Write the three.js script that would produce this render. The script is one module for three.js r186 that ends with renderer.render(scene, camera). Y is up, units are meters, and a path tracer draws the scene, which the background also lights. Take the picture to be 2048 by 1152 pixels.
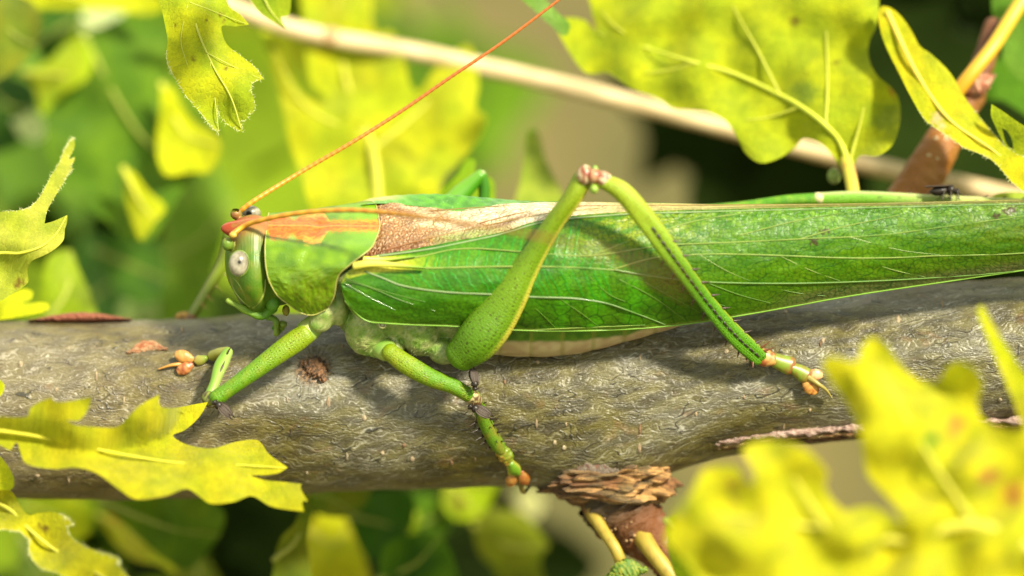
import * as THREE from 'three';
import { mergeGeometries, mergeVertices } from 'three/addons/utils/BufferGeometryUtils.js';
import { TessellateModifier } from 'three/addons/modifiers/TessellateModifier.js';
import { createNoise2D, createNoise3D } from 'simplex-noise';

// ---------------------------------------------------------------- camera, sky, sun, exposure
const MM = 0.001, S = 40, D = 200, TH = (30 * Math.PI) / 180, C = Math.cos(TH), SN = Math.sin(TH), H0 = 0.55;
const scene = new THREE.Scene();
const camera = new THREE.PerspectiveCamera((2 * Math.atan(14.4 / D) * 180) / Math.PI, 16 / 9, 0.005, 60);
camera.position.set(0, H0 + D * MM * SN, D * MM * C);
camera.rotation.x = -TH;
camera.focus = (D - 1.2) * MM;
camera.userData.fStop = 18.5;                      // an aperture of about 7 mm, as a macro lens has
const renderer = new THREE.WebGLRenderer({ antialias: true });
renderer.toneMapping = THREE.LinearToneMapping;
renderer.toneMappingExposure = 2.8;
renderer.shadowMap.enabled = true;
{
  const W = 256, H = 128, data = new Float32Array(W * H * 4);
  for (let y = 0; y < H; y++) for (let x = 0; x < W; x++) {
    const up = Math.sin(((y + 0.5) / H - 0.5) * Math.PI), t = Math.pow(Math.max(0, up), 0.6), i = (y * W + x) * 4;
    data[i] = 0.68 - 0.24 * t; data[i + 1] = 0.68 - 0.20 * t; data[i + 2] = 0.53 - 0.09 * t; data[i + 3] = 1;
  }
  const sky = new THREE.DataTexture(data, W, H, THREE.RGBAFormat, THREE.FloatType);
  sky.mapping = THREE.EquirectangularReflectionMapping; sky.magFilter = THREE.LinearFilter; sky.needsUpdate = true;
  scene.background = sky; scene.environment = sky;
}
const SUN = new THREE.Vector3(0.5, 0.8, 0.36).normalize();
const sun = new THREE.DirectionalLight(new THREE.Color(1, 0.93, 0.74), 4.3);
sun.position.copy(SUN).multiplyScalar(0.6).add(new THREE.Vector3(0, H0, 0));
sun.target.position.set(0, H0, 0);
sun.castShadow = true; sun.shadow.radius = 13; sun.shadow.mapSize.set(4096, 4096);
Object.assign(sun.shadow.camera, { left: -0.12, right: 0.12, top: 0.12, bottom: -0.12, near: 0.05, far: 2 });
scene.add(sun, sun.target);

// ---------------------------------------------------------------- helpers
function rng(a) { return () => { a = (a + 0x6d2b79f5) | 0; let t = Math.imul(a ^ (a >>> 15), 1 | a); t = (t + Math.imul(t ^ (t >>> 7), 61 | t)) ^ t; return ((t ^ (t >>> 14)) >>> 0) / 4294967296; }; }
const N2 = createNoise2D(rng(11)), N3 = createNoise3D(rng(12)), N2b = createNoise2D(rng(13));
const clamp = (x, a = 0, b = 1) => Math.min(b, Math.max(a, x)), mix = (a, b, t) => a + (b - a) * t;
const ss = (a, b, x) => { const t = clamp((x - a) / (b - a)); return t * t * (3 - 2 * t); };
const lin = (c) => { c /= 255; return c <= 0.04045 ? c / 12.92 : Math.pow((c + 0.055) / 1.055, 2.4); };
let TONE = 0.66;                                                            // albedo scale of the branch and the cricket
const rgb = (r, g, b) => [lin(r) * TONE, lin(g) * TONE, lin(b) * TONE], GREY = () => new THREE.Color(TONE, TONE, TONE);
const mix3 = (a, b, t) => [mix(a[0], b[0], t), mix(a[1], b[1], t), mix(a[2], b[2], t)];
const V3 = (x, y, z) => new THREE.Vector3(x, y, z);
const V2W = (x, y, z) => V3(x, y * C + z * SN, -y * SN + z * C);           // x right, y up, z to the lens -> world axes, mm
const BACK = V2W(0, 0, 1), UPV = V2W(0, 1, 0);
const P = (px, py, z) => { const k = (D - z) / D; return V2W(((px - 1024) / S) * k, ((576 - py) / S) * k, z); };
const BW = (px, py, Z) => {                                                // the point of the plane Z seen at that pixel
  const q = (576 - py) / S, Y = (q * (1 - (Z * C) / D) + Z * SN) / (C + (q * SN) / D), k = 1 - (Y * SN + Z * C) / D;
  return V3(((px - 1024) / S) * k, Y, Z);
};
const curve = (keys) => (x) => {                                           // smooth interpolation of [x, y] keys
  let i = 0; while (i < keys.length - 2 && x > keys[i + 1][0]) i++;
  const a = keys[i], b = keys[i + 1], h = b[0] - a[0], t = clamp((x - a[0]) / h);
  const p = keys[i - 1] ?? a, n = keys[i + 2] ?? b, ma = i ? (b[1] - p[1]) / (b[0] - p[0]) : (b[1] - a[1]) / h, mb = keys[i + 2] ? (n[1] - a[1]) / (n[0] - a[0]) : (b[1] - a[1]) / h;
  const t2 = t * t, t3 = t2 * t;
  return (2 * t3 - 3 * t2 + 1) * a[1] + (t3 - 2 * t2 + t) * h * ma + (-2 * t3 + 3 * t2) * b[1] + (t3 - t2) * h * mb;
};
const used = new Map();
function numbered(n) { const k = used.get(n) ?? 0; used.set(n, k + 1); return k ? n + '_' + String(k).padStart(3, '0') : n; }
const toScene = (v) => V3(v.x * MM, v.y * MM + H0, v.z * MM);
function tag(o, label, category, group, kind) { Object.assign(o.userData, label && { label }, category && { category }, group && { group }, kind && { kind }); return o; }
function thing(name, label, category, base, group) {
  const o = new THREE.Group(); o.name = numbered(name); o.position.copy(toScene(base)); scene.add(o);
  return tag(o, label, category, group);
}
function partGroup(name, parent) { const o = new THREE.Group(); o.name = name; parent.add(o); return o; }
function baseOf(o) { while (o.parent && o.parent !== scene) o = o.parent; return o.position; }
function mesh(name, geo, mat, parent) {                                    // geometry in world mm
  const b = baseOf(parent), m = new THREE.Mesh(geo, mat);
  geo.scale(MM, MM, MM).translate(-b.x, H0 - b.y, -b.z);
  m.name = name; m.castShadow = m.receiveShadow = true; parent.add(m); return m;
}
function grid(nu, nv, f) {                                                 // f(u, v) -> { p, uv?, c? }
  const pos = [], uv = [], col = [], idx = [];
  for (let i = 0; i <= nu; i++) for (let j = 0; j <= nv; j++) {
    const r = f(i / nu, j / nv), q = r.uv ?? [i / nu, j / nv];
    pos.push(r.p.x, r.p.y, r.p.z); uv.push(q[0], q[1]); if (r.c) col.push(...r.c);
    if (i < nu && j < nv) { const a = i * (nv + 1) + j, b = a + nv + 1; idx.push(a, a + 1, b, b, a + 1, b + 1); }
  }
  const g = new THREE.BufferGeometry();
  g.setAttribute('position', new THREE.Float32BufferAttribute(pos, 3)); g.setAttribute('uv', new THREE.Float32BufferAttribute(uv, 2));
  if (col.length) g.setAttribute('color', new THREE.Float32BufferAttribute(col, 3));
  g.setIndex(idx); g.computeVertexNormals(); return g;
}
function path(pts, n) { return new THREE.CatmullRomCurve3(pts, false, 'centripetal').getSpacedPoints(n); }
// a tapering limb: w(t) = half width across the view, d(t) = half thickness towards the lens (defaults to w)
function tube(pts, w, o = {}) {
  const n = o.n ?? 24, m = o.m ?? 14, pp = path(pts, n), d = o.d ?? w, cap = o.cap ?? 3;
  const L = pp.reduce((s, p, i) => (i ? s + p.distanceTo(pp[i - 1]) : 0), 0), wf = typeof w === 'number' ? () => w : w, df = typeof d === 'number' ? () => d : d;
  const rings = [];
  for (let i = 0; i <= n; i++) {
    const T = pp[Math.min(n, i + 1)].clone().sub(pp[Math.max(0, i - 1)]).normalize(), t = i / n;
    const ref = Math.abs(T.dot(BACK)) > 0.93 ? UPV : BACK, Nn = ref.clone().addScaledVector(T, -ref.dot(T)).normalize(), B = T.clone().cross(Nn);
    const ring = (p, s, t2) => rings.push({ p, B, N: Nn, w: wf(t) * s, d: df(t) * s, t: t2 });
    if (i === 0) for (let k = cap; k > 0; k--) { const a = (k / cap) * Math.PI * 0.5; ring(pp[0].clone().addScaledVector(T, -Math.min(wf(0), df(0)) * Math.sin(a) * (o.round ?? 0.8)), Math.max(0.02, Math.cos(a)), 0); }
    ring(pp[i], 1, t);
    if (i === n) for (let k = 1; k <= cap; k++) { const a = (k / cap) * Math.PI * 0.5; ring(pp[n].clone().addScaledVector(T, Math.min(wf(1), df(1)) * Math.sin(a) * (o.round ?? 0.8)), Math.max(0.02, Math.cos(a)), 1); }
  }
  return grid(rings.length - 1, m, (u, v) => {
    const r = rings[Math.round(u * (rings.length - 1))], a = v * Math.PI * 2, k = o.bump ? o.bump(r.t, a) : 1;
    const p = r.p.clone().addScaledVector(r.B, Math.cos(a) * r.w * k).addScaledVector(r.N, Math.sin(a) * r.d * k);
    return { p, uv: [(r.t * L) / (o.scale ?? 4), v], c: o.color ? o.color(r.t, a, p) : undefined };
  });
}
function ball(c, r, color, o = {}) {
  const g = new THREE.SphereGeometry(1, o.n ?? 18, o.m ?? 12).scale(r[0] ?? r, r[1] ?? r, r[2] ?? r);
  if (o.rot) g.rotateZ(o.rot);
  g.rotateX(-TH).translate(c.x, c.y, c.z);
  if (color) { const q = g.attributes.position, col = []; for (let i = 0; i < q.count; i++) col.push(...(typeof color === 'function' ? color(V3(q.getX(i), q.getY(i), q.getZ(i))) : color)); g.setAttribute('color', new THREE.Float32BufferAttribute(col, 3)); }
  return g;
}
const cone = (a, b, r, color) => tube([a, b], (t) => r * (1 - 0.9 * t), { n: 3, m: 6, cap: 1, color: color && (() => color) });
function texture(w, h, f, srgb) {                                          // f(x, y in 0..1) -> [r, g, b] 0..255
  const a = new Uint8Array(w * h * 4);
  for (let y = 0; y < h; y++) for (let x = 0; x < w; x++) { const c = f((x + 0.5) / w, (y + 0.5) / h, x, y), i = (y * w + x) * 4; a[i] = clamp(c[0], 0, 255); a[i + 1] = clamp(c[1], 0, 255); a[i + 2] = clamp(c[2], 0, 255); a[i + 3] = 255; }
  const t = new THREE.DataTexture(a, w, h); t.magFilter = THREE.LinearFilter; t.minFilter = THREE.LinearFilter; t.wrapS = t.wrapT = THREE.RepeatWrapping;
  if (srgb) t.colorSpace = THREE.SRGBColorSpace; t.needsUpdate = true; return t;
}
const fbm2 = (x, y, n = 4) => { let s = 0, a = 0.5, k = 0; for (; k < n; k++, a *= 0.5, x *= 2.03, y *= 2.03) s += a * N2(x + k * 7.1, y - k * 3.3); return s; };
function cells(x, y) {                                                     // [distance to the nearest cell border, a number of the cell]
  const ix = Math.floor(x), iy = Math.floor(y); let d1 = 9, d2 = 9, id = 0;
  for (let j = -1; j <= 1; j++) for (let i = -1; i <= 1; i++) {
    const cx = ix + i, cy = iy + j, h = Math.sin(cx * 127.1 + cy * 311.7) * 43758.5453, h2 = Math.sin(cx * 269.5 + cy * 183.3) * 43758.5453;
    const fx = cx + 0.15 + 0.7 * (h - Math.floor(h)), fy = cy + 0.15 + 0.7 * (h2 - Math.floor(h2)), d = Math.hypot(fx - x, fy - y);
    if (d < d1) { d2 = d1; d1 = d; id = h - Math.floor(h); } else if (d < d2) d2 = d;
  }
  return [d2 - d1, id];
}
const PHYS = (o) => new THREE.MeshPhysicalMaterial(o);

// ---------------------------------------------------------------- ground far below
{
  const t = texture(1024, 1024, (u, v) => {
    const X = Math.cos(u * 6.2832), Y = Math.sin(u * 6.2832), Z = Math.cos(v * 6.2832), W = Math.sin(v * 6.2832);
    const a = N3(X * 2.2, Y * 2.2 + Z * 1.7, W * 2.2) * 0.6 + N3(X * 5 + 3, Y * 5 + Z * 4, W * 5) * 0.4, b = N2(u * 260, v * 260) * 0.5 + N2(u * 90, v * 90) * 0.5;
    const dry = [98, 84, 40], olive = [64, 60, 20], k = ss(-0.5, 0.5, a);
    return [0, 1, 2].map((c) => mix(olive[c], dry[c], k) * (1 + 0.18 * b));
  }, true);
  const g = new THREE.PlaneGeometry(80, 80, 40, 40).rotateX(-Math.PI / 2), uv = g.attributes.uv;
  for (let i = 0; i < uv.count; i++) uv.setXY(i, uv.getX(i) * 80, uv.getY(i) * 80);
  const ground = new THREE.Mesh(g, new THREE.MeshStandardMaterial({ map: t, roughness: 1 }));
  ground.name = 'ground'; ground.receiveShadow = true; ground.userData = { kind: 'structure' }; scene.add(ground);
}

// ---------------------------------------------------------------- the oak branch
const axisPy = curve([[-600, 815], [0, 820], [400, 815], [1000, 788], [1350, 758], [1700, 731], [2048, 707], [2600, 670]]);
const branchR = curve([[-600, 4.6], [0, 4.42], [400, 4.5], [800, 4.5], [1150, 4.35], [1350, 3.95], [1700, 3.75], [2048, 3.75], [2600, 3.7]]);
const AZ = -5.0, axisZ = curve([[-600, -5.1], [900, -5.0], [1350, -4.5], [1700, -3.9], [2048, -3.6], [2600, -3.4]]);
function onBranch(px, a, lift = 0) {                                       // a = 0 faces the lens, positive goes up
  const az = axisZ(px), k = (D - az) / D, x = (px - 1024) / S, bulge = Math.exp(-((px - 1245) ** 2) / (2 * 120 ** 2)) * Math.exp(-((a + 1.15) ** 2) / 0.35) * 1.25;
  let r = branchR(px) * k + bulge + lift;
  r += 0.10 * N3(x * 0.16, Math.cos(a) * 1.3, Math.sin(a) * 1.3) + 0.05 * N3(x * 0.5, Math.cos(a) * 3.2, Math.sin(a) * 3.2);
  const w = N3(x * 0.5, Math.cos(a) * 2, Math.sin(a) * 2) * 0.5;
  r += 0.02 * (0.5 - Math.abs(N3(x * 0.3 + w * 0.5, Math.cos(a) * 9 + w, Math.sin(a) * 9))) + 0.008 * (0.5 - Math.abs(N3(x * 0.6 + w * 0.5, Math.cos(a) * 18 + w * 2, Math.sin(a) * 18)));
  const q = V2W(0, Math.sin(a), Math.cos(a));
  return P(px, axisPy(px), az).addScaledVector(q, r);
}
const surfaceAngle = (px, py) => Math.asin(clamp(((axisPy(px) - py) / S) / branchR(px), -0.99, 0.99));
const branchAt = (px, py, lift = 0) => onBranch(px, surfaceAngle(px, py), lift);
// bark pattern in mm along (x) and around (y)
function bark(x, y) {
  const w1 = fbm2(x * 0.2, y * 0.4, 3), w2 = N2b(x * 0.5, y * 0.9), w3 = N2(x * 1.6 + 50, y * 2.2);
  const yy = y + w1 * 0.5 + w2 * 0.16 + w3 * 0.06;
  const r1 = 1 - Math.abs(N2(x * 0.26 + w2 * 0.2, yy * 2.6)), r2 = 1 - Math.abs(N2b(x * 0.5 + 9 + w3 * 0.1, yy * 4.8)), r3 = 1 - Math.abs(N2(x * 1.1 - 5, yy * 8.5));
  const crest = 0.42 * r1 ** 6 + 0.42 * r2 ** 6 + 0.28 * r3 ** 5, crack = ss(0.9, 0.985, 1 - Math.abs(N2b(x * 0.42 + 31 + w2 * 0.3, yy * 1.7 - 8))) * ss(-0.1, 0.4, N2(x * 0.3, y * 0.6 + 40));
  return { crest, crack, grain: N2(x * 8, y * 10), w1, w2, hole: ss(0.35, 0.75, N2b(x * 1.1 - 20, yy * 3.2)) };
}
const BX = 64, BY = 28.3;
const barkMap = texture(2048, 1024, (u, v) => {
  const x = (u - 0.5) * BX, y = (v - 0.5) * BY, b = bark(x, y), px = x * S + 1024, a = (y / BY) * 2 * Math.PI;
  const olive = [104, 94, 34], dark = [66, 58, 28], grey = [134, 130, 116], pale = [230, 226, 214];
  const greyness = clamp(0.34 + 0.55 * N2(x * 0.09 + 4, y * 0.22) + 0.4 * b.w1 + 0.1);
  let c = [0, 1, 2].map((k) => mix(mix(olive[k], dark[k], clamp(0.4 + 0.8 * N2b(x * 0.5, y * 1.2))), grey[k], greyness * 0.7));
  c = c.map((q, k) => mix(q, [50, 40, 22][k], b.hole * 0.3 * (1 - 0.5 * greyness)));
  const m = clamp(ss(0.18, 0.6, b.crest) * (0.28 + 0.42 * greyness) + 0.14 * N2(x * 2.6, y * 13) * 1);
  c = c.map((q, k) => mix(q, pale[k], m));
  const rust = ss(0.45, 0.8, N2(x * 0.35 + 70, y * 0.6)) * ss(-0.2, 0.5, N2b(x * 1.2, y * 1.6)) * 0.2;
  c = c.map((q, k) => mix(q, [150, 88, 40][k], rust));
  const left = ss(700, 250, px);                                            // the left end is browner and paler on top
  c = c.map((q, k) => mix(q, [168, 140, 104][k], left * 0.25));
  // torn scar with radiating cracks behind the forefemur
  const sx = px - 635, sy = (a - surfaceAngle(635, 735)) * 4.5 * S, sd = Math.hypot(sx, sy * 1.1);
  if (sd < 110) {
    const ray = N2(Math.atan2(sy, sx) * 4.5, sd * 0.012), k = ss(100, 40, sd) * ss(0, 0.5, Math.abs(ray));
    c = c.map((q, i) => mix(q, [190, 186, 176][i], k * 0.55));
    if (sd < 45) c = c.map((q, i) => mix(q, N2b(sx * 0.09, sy * 0.09) > 0.1 ? [64, 46, 34][i] : [168, 122, 80][i], ss(45, 20, sd) * 0.8));
  }
  const d = 1 - 0.5 * b.crack;
  return c.map((q) => q * d * (1 + 0.09 * b.grain));
}, true);
const barkBump = texture(2048, 1024, (u, v) => { const x = (u - 0.5) * BX, y = (v - 0.5) * BY, b = bark(x, y), h = 255 * clamp(0.2 + 0.6 * b.crest - 0.4 * b.crack + 0.05 * b.grain + 0.10 * N2(x * 2.6, y * 13)); return [h, h, h]; });
const branch = thing('oak_branch', 'thick grey-brown oak branch the green cricket stands on', 'branch', P(-560, 815, AZ));
const branchMesh = mesh('bark', grid(900, 340, (u, v) => {
  const px = mix(-560, 2600, u), a = (v - 0.5) * 2 * Math.PI;
  return { p: onBranch(px, a), uv: [((px - 1024) / S) / BX + 0.5, v] };
}), PHYS({ map: barkMap, bumpMap: barkBump, bumpScale: 0.00009, color: new THREE.Color(0.47, 0.47, 0.47), roughness: 0.45, specularIntensity: 1 }), branch);

const vcMat = (o) => PHYS({ vertexColors: true, roughness: 0.6, side: THREE.DoubleSide, ...o });
const lumpBump = texture(512, 512, (u, v) => { const X = Math.round(u * 512) / 512, h = 128 + 90 * fbm2(X * 24, v * 24, 4); return [h, h, h]; });
{ // pale corky lenticels
  const r = rng(5), m = vcMat({ roughness: 0.9 }), spots = [[60, 725], [133, 775], [210, 750], [265, 795], [372, 660], [585, 795], [505, 880], [690, 690], [735, 830], [812, 885], [828, 912], [905, 920], [952, 915], [770, 900], [1072, 840], [1108, 872], [1130, 840], [1126, 880], [1275, 845], [1274, 872], [1275, 712], [1385, 820], [1610, 815], [1630, 685], [1635, 678], [1785, 637], [1565, 625], [1875, 607], [2035, 622], [1985, 795], [430, 915], [90, 945], [150, 955], [620, 940], [540, 925], [700, 905], [1480, 790], [1075, 720], [665, 800], [1445, 700], [1560, 850], [1010, 760], [330, 800], [40, 880]];
  for (const [px, py] of spots) {
    const a = surfaceAngle(px, py), l = 0.1 + 0.17 * r() ** 1.5, w = 0.05 + 0.07 * r(), warm = r(), bright = r() > 0.75 ? rgb(124, 96, 64) : rgb(190, 172, 138), tint = mix3(bright, rgb(150, 110, 80), warm * 0.5);
    const base = onBranch(px, a, 0.0), up = onBranch(px, a + 0.03).sub(base).normalize(), out = V2W(0, Math.sin(a), Math.cos(a)), side = V3(1, 0, 0);
    const g = new THREE.SphereGeometry(1, 9, 7), q = g.attributes.position, col = [];
    for (let i = 0; i < q.count; i++) {
      const k = 1 + 0.35 * N3(q.getX(i) * 1.7 + px, q.getY(i) * 1.7, q.getZ(i) * 1.7), p = base.clone().addScaledVector(side, q.getX(i) * w * k).addScaledVector(up, q.getY(i) * l * k).addScaledVector(out, q.getZ(i) * 0.07 * k);
      q.setXYZ(i, p.x, p.y, p.z); col.push(...tint.map((c) => c * (0.75 + 0.4 * N3(p.x * 6, p.y * 6, p.z * 6))));
    }
    g.setAttribute('color', new THREE.Float32BufferAttribute(col, 3)); g.computeVertexNormals();
    mesh('lenticel', g, m, branch);
  }
}
{ // knot: cracked wood collar below, and a strip of torn bark running right from it
  const kc = P(1217, 958, AZ + 1.55), m = vcMat({ roughness: 0.75, bumpMap: lumpBump, bumpScale: 0.00012 });
  const g = grid(220, 160, (u, v) => {
    const a = u * Math.PI * 2, b = (v - 0.5) * Math.PI, dx = Math.cos(a) * Math.cos(b), dy = Math.sin(b), dz = Math.sin(a) * Math.cos(b);
    const w = N3(dx * 1.2, dy * 1.2, dz * 1.2), w2 = N3(dx * 3 + 8, dy * 4, dz * 3), n1 = N3(dx * 1.6 + w * 0.5, dy * 3 + w * 1.2 + dx * 1.2, dz * 1.6), n2 = N3(dx * 3.4 + w, dy * 8 + w2 * 0.8 + dx * 3, dz * 3.4);
    const crack = Math.max(ss(0.16, 0.02, Math.abs(n1)), 0.7 * ss(0.14, 0.02, Math.abs(n2)) * ss(-0.2, 0.3, w2)), grain = N3(dx * 9, dy * 22 + dx * 6, dz * 9);
    const k = 1 + 0.2 * w + 0.11 * w2 - 0.03 * crack + 0.03 * n1 + 0.012 * grain;
    const p = kc.clone().add(V2W((Math.tanh(dx * 1.25) / 0.848) * 3.0 * k * (1 - 0.2 * dy), dy * 1.35 * k * (1 + 0.34 * dx) + 0.10 * dx * 2.5, dz * 2.5 * k));
    let c = mix3(rgb(142, 92, 46), rgb(214, 164, 96), clamp(0.5 + 0.8 * n1 + 0.4 * grain)); c = mix3(c, rgb(104, 88, 50), ss(0, 0.6, N3(dx * 2.2 + 9, dy * 2.2, dz * 2.2)) * 0.8);
    c = mix3(c, rgb(112, 78, 50), ss(0.1, -0.7, dx) * 0.6); c = mix3(c, rgb(66, 52, 30), ss(0.1, 0.6, N3(dx * 5, dy * 14 + dx * 5, dz * 5)) * 0.6); c = mix3(c, rgb(104, 96, 72), ss(0.25, 0.7, dy + 0.2 * w2) * 0.8); c = mix3(c, rgb(50, 34, 20), crack * 0.6);
    return { p, uv: [u * 8, v * 4], c };
  });
  mesh('knot', g, m, branch);
  // crumpled bark folded over the knot
  mesh('bark_fold', grid(90, 50, (u, v) => {
    const px = mix(1135, 1262, u), py = mix(893, mix(938, 922, u), v) + 5 * N2(u * 3, v * 2), q = branchAt(px, Math.min(py, 925)), n = N2(u * 8, v * 3), n2 = N2b(u * 26, v * 9);
    const p = q.clone().add(V2W(0, -(Math.max(0, py - 925)) / S, -0.12 + 0.3 * Math.sin(v * Math.PI) * ss(0, 0.3, u) * ss(1, 0.7, u) + 0.09 * N2(u * 3.2, v * 2) + 0.025 * n2));
    return { p, uv: [u * 4, v], c: mix3(mix3(rgb(112, 94, 76), rgb(166, 150, 134), clamp(0.5 + 0.6 * n2)), rgb(124, 66, 36), ss(0.2, 0.7, N2(u * 6 + 5, v * 4)) * 0.7) };
  }), m, branch);
  const lip = curve([[1300, 925], [1330, 903], [1400, 888], [1460, 880], [1560, 868], [1700, 856], [1850, 850], [2100, 838]]);
  const strip = (name, off, w, d, z, f) => mesh(name, tube(Array.from({ length: 16 }, (_, i) => { const px = mix(1300, 2100, i / 15); return P(px, lip(px) + off, axisZ(px) + z + 0.1 * N2(i * 0.7, off)); }), (t) => w * ss(0, 0.06, t) * (0.8 + 0.5 * N2(t * 16, off)), { n: 160, m: 14, d, color: f, bump: (t, a) => 1 + 0.3 * N2(t * 46, a * 1.6) + 0.15 * N2b(t * 120, a * 3) }), m, branch);
  strip('bark_lip', 0, 0.23, 0.4, 2.2, (t, a) => mix3(rgb(150, 112, 96), rgb(206, 178, 164), clamp(0.5 + 0.8 * N2(t * 60, a))));
  strip('exposed_wood', 10, 0.17, 0.4, 1.9, (t, a) => mix3(rgb(176, 150, 96), rgb(136, 88, 46), clamp(0.5 + 0.9 * N2(t * 22, a))));
  strip('torn_edge', 17, 0.15, 0.4, 1.5, (t, a) => mix3(rgb(70, 40, 24), rgb(120, 76, 44), clamp(0.4 + 0.9 * N2(t * 40, a))));
  // small raised scars
  mesh('bark_scar', tube([P(270, 700, -1.5), P(310, 690, -1.45), P(345, 692, -1.5)].map((p, i) => branchAt([268, 308, 345][i], [703, 692, 697][i], 0.03)), (t) => 0.34 * Math.sin(Math.PI * clamp(t, 0.08, 0.92)), { n: 30, m: 18, d: 0.16, bump: (t, a) => 1 + 0.25 * N2(t * 7, a), color: (t, a) => mix3(rgb(190, 150, 108), rgb(160, 84, 44), clamp(0.4 + N2(t * 5, a * 1.5))) }), m, branch);
  mesh('bark_scar', tube([branchAt(615, 722, 0), branchAt(640, 735, 0.08), branchAt(655, 758, 0)], (t) => 0.5 * Math.sin(Math.PI * clamp(t, 0.1, 0.9)), { n: 40, m: 24, d: 0.3, bump: (t, a) => 1 + 0.45 * N2(t * 6, a * 1.4), color: (t, a) => mix3(rgb(158, 112, 72), rgb(84, 66, 50), clamp(0.5 + N2(t * 7, a * 2))) }), m, branch);
  mesh('bark_scar', tube([P(60, 640, AZ + .2), P(160, 634, AZ + .3), P(262, 638, AZ + .2)], (t) => 0.24 * Math.sin(Math.PI * clamp(t, 0.05, 0.95)), { n: 40, m: 14, d: 0.7, color: () => rgb(150, 82, 52), bump: (t, a) => 1 + 0.2 * N2(t * 20, a) }), m, branch);
  // side twig with buds and two leaf stalks
  const tw = partGroup('twig', branch);
  const brown = (t, a, p) => mix3(mix3(rgb(112, 62, 14), rgb(66, 52, 26), ss(0.42, 0.1, t)), rgb(150, 128, 110), ss(0.25, 0.8, N3(p.x * 1.1, p.y * 1.1, p.z * 1.1 + 20)) * 0.5);
  mesh('stem', tube([P(1226, 960, AZ + 1.0), P(1258, 1030, AZ + 1.2), P(1330, 1110, AZ + 1.6), P(1420, 1210, AZ + 1.8)], (t) => mix(2.2, 1.0, ss(0.05, 0.6, t)), { n: 80, m: 40, color: brown, bump: (t, a) => 1 + 0.09 * N2(t * 12, a) + 0.05 * N2b(t * 30, a * 3) }), m, tw);
  const rr = rng(8), lm = vcMat({ roughness: 0.8 });
  for (let i = 0; i < 16; i++) { const px = 1185 + 150 * rr(), py = 1000 + (px - 1185) * 0.75 + (rr() - 0.3) * 60; mesh('twig_lenticel', ball(P(px, py, AZ + 2.7), [0.07 + 0.05 * rr(), 0.06 + 0.04 * rr(), 0.25], mix3(rgb(170, 136, 90), rgb(120, 84, 44), rr()), { n: 8, m: 6 }), lm, tw); }
  const stalk = (t, a) => mix3(rgb(172, 150, 50), rgb(110, 70, 26), ss(0.22, 0, t) * 0.9 + 0.35 * ss(0.1, 0.8, N2(t * 7, a)));
  mesh('petiole', tube([P(1180, 1015, AZ + 2.0), P(1203, 1056, AZ + 2.9), P(1232, 1100, AZ + 3.6), P(1248, 1145, AZ + 3.2)], (t) => mix(0.42, 0.3, ss(0, 0.4, t)), { n: 30, m: 20, color: stalk }), vcMat({ roughness: 0.55 }), tw);
  mesh('petiole', tube([P(1272, 1055, AZ + 1.8), P(1306, 1106, AZ + 3.1), P(1350, 1160, AZ + 3.4), P(1390, 1210, AZ + 3)], (t) => mix(0.54, 0.42, ss(0, 0.4, t)), { n: 30, m: 20, color: stalk }), vcMat({ roughness: 0.55 }), tw);
  mesh('young_leaf', tube([P(1215, 1158, AZ + 3.6), P(1250, 1142, AZ + 3.9), P(1290, 1140, AZ + 3.6)], (t) => 0.55 * Math.sin(Math.PI * clamp(t, 0.12, 0.9)), { n: 40, m: 24, d: 0.25, bump: (t, a) => 1 + 0.35 * N2(t * 12, a * 3), color: (t, a) => mix3(rgb(70, 110, 16), rgb(150, 150, 30), clamp(0.3 + N2(t * 14, a * 4))) }), vcMat({ roughness: 0.7 }), tw);
}

// ---------------------------------------------------------------- the cricket
const cricket = thing('bush_cricket', 'large green bush cricket with orange back stripe and long antennae lying along branch', 'cricket', BW(830, 640, 0));
const pebble = texture(512, 512, (u, v) => { const e = cells(u * 26, v * 26)[0], h = 120 + 80 * e + 25 * N2(u * 60, v * 60); return [h, h, h]; });
const freckles = texture(512, 512, (u, v) => {                             // dark pits in rows on pale ground, tinted by the limb
  let d = 0; const m = 1 + 0.05 * N2(u * 40, v * 40);
  for (let j = -1; j <= 1; j++) for (let i = -1; i <= 1; i++) {
    const ix = (Math.floor(u * 20) + i + 20) % 20, iy = (Math.floor(v * 20) + j + 20) % 20, f = (q) => q - Math.floor(q), k = f(Math.sin(ix * 91.7 + iy * 37.3) * 4758.3), k2 = f(Math.sin(ix * 13.1 + iy * 71.9) * 9758.3);
    const dx = u * 20 - Math.floor(u * 20) - i - 0.2 - 0.6 * k, dy = v * 20 - Math.floor(v * 20) - j - 0.2 - 0.6 * k2, r = k > 0.3 ? 0.14 + 0.12 * k2 : 0; if (r) d = Math.max(d, ss(r, r * 0.4, Math.hypot(dx * 0.8, dy * 1.2)) * (0.45 + 0.35 * k2));
  }
  return [252 * m * (1 - d * 0.5), 252 * m * (1 - d * 0.75), 252 * m * (1 - d * 0.7)];
}, true);
const skin = vcMat({ roughness: 0.42, bumpMap: pebble, bumpScale: 0.00003, specularIntensity: 0.7 });
const legSkin = vcMat({ map: freckles, roughness: 0.45, bumpMap: pebble, bumpScale: 0.00006, specularIntensity: 0.6 });
const plain = vcMat({ roughness: 0.42 });
const spineMat = vcMat({ roughness: 0.45 });

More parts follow.
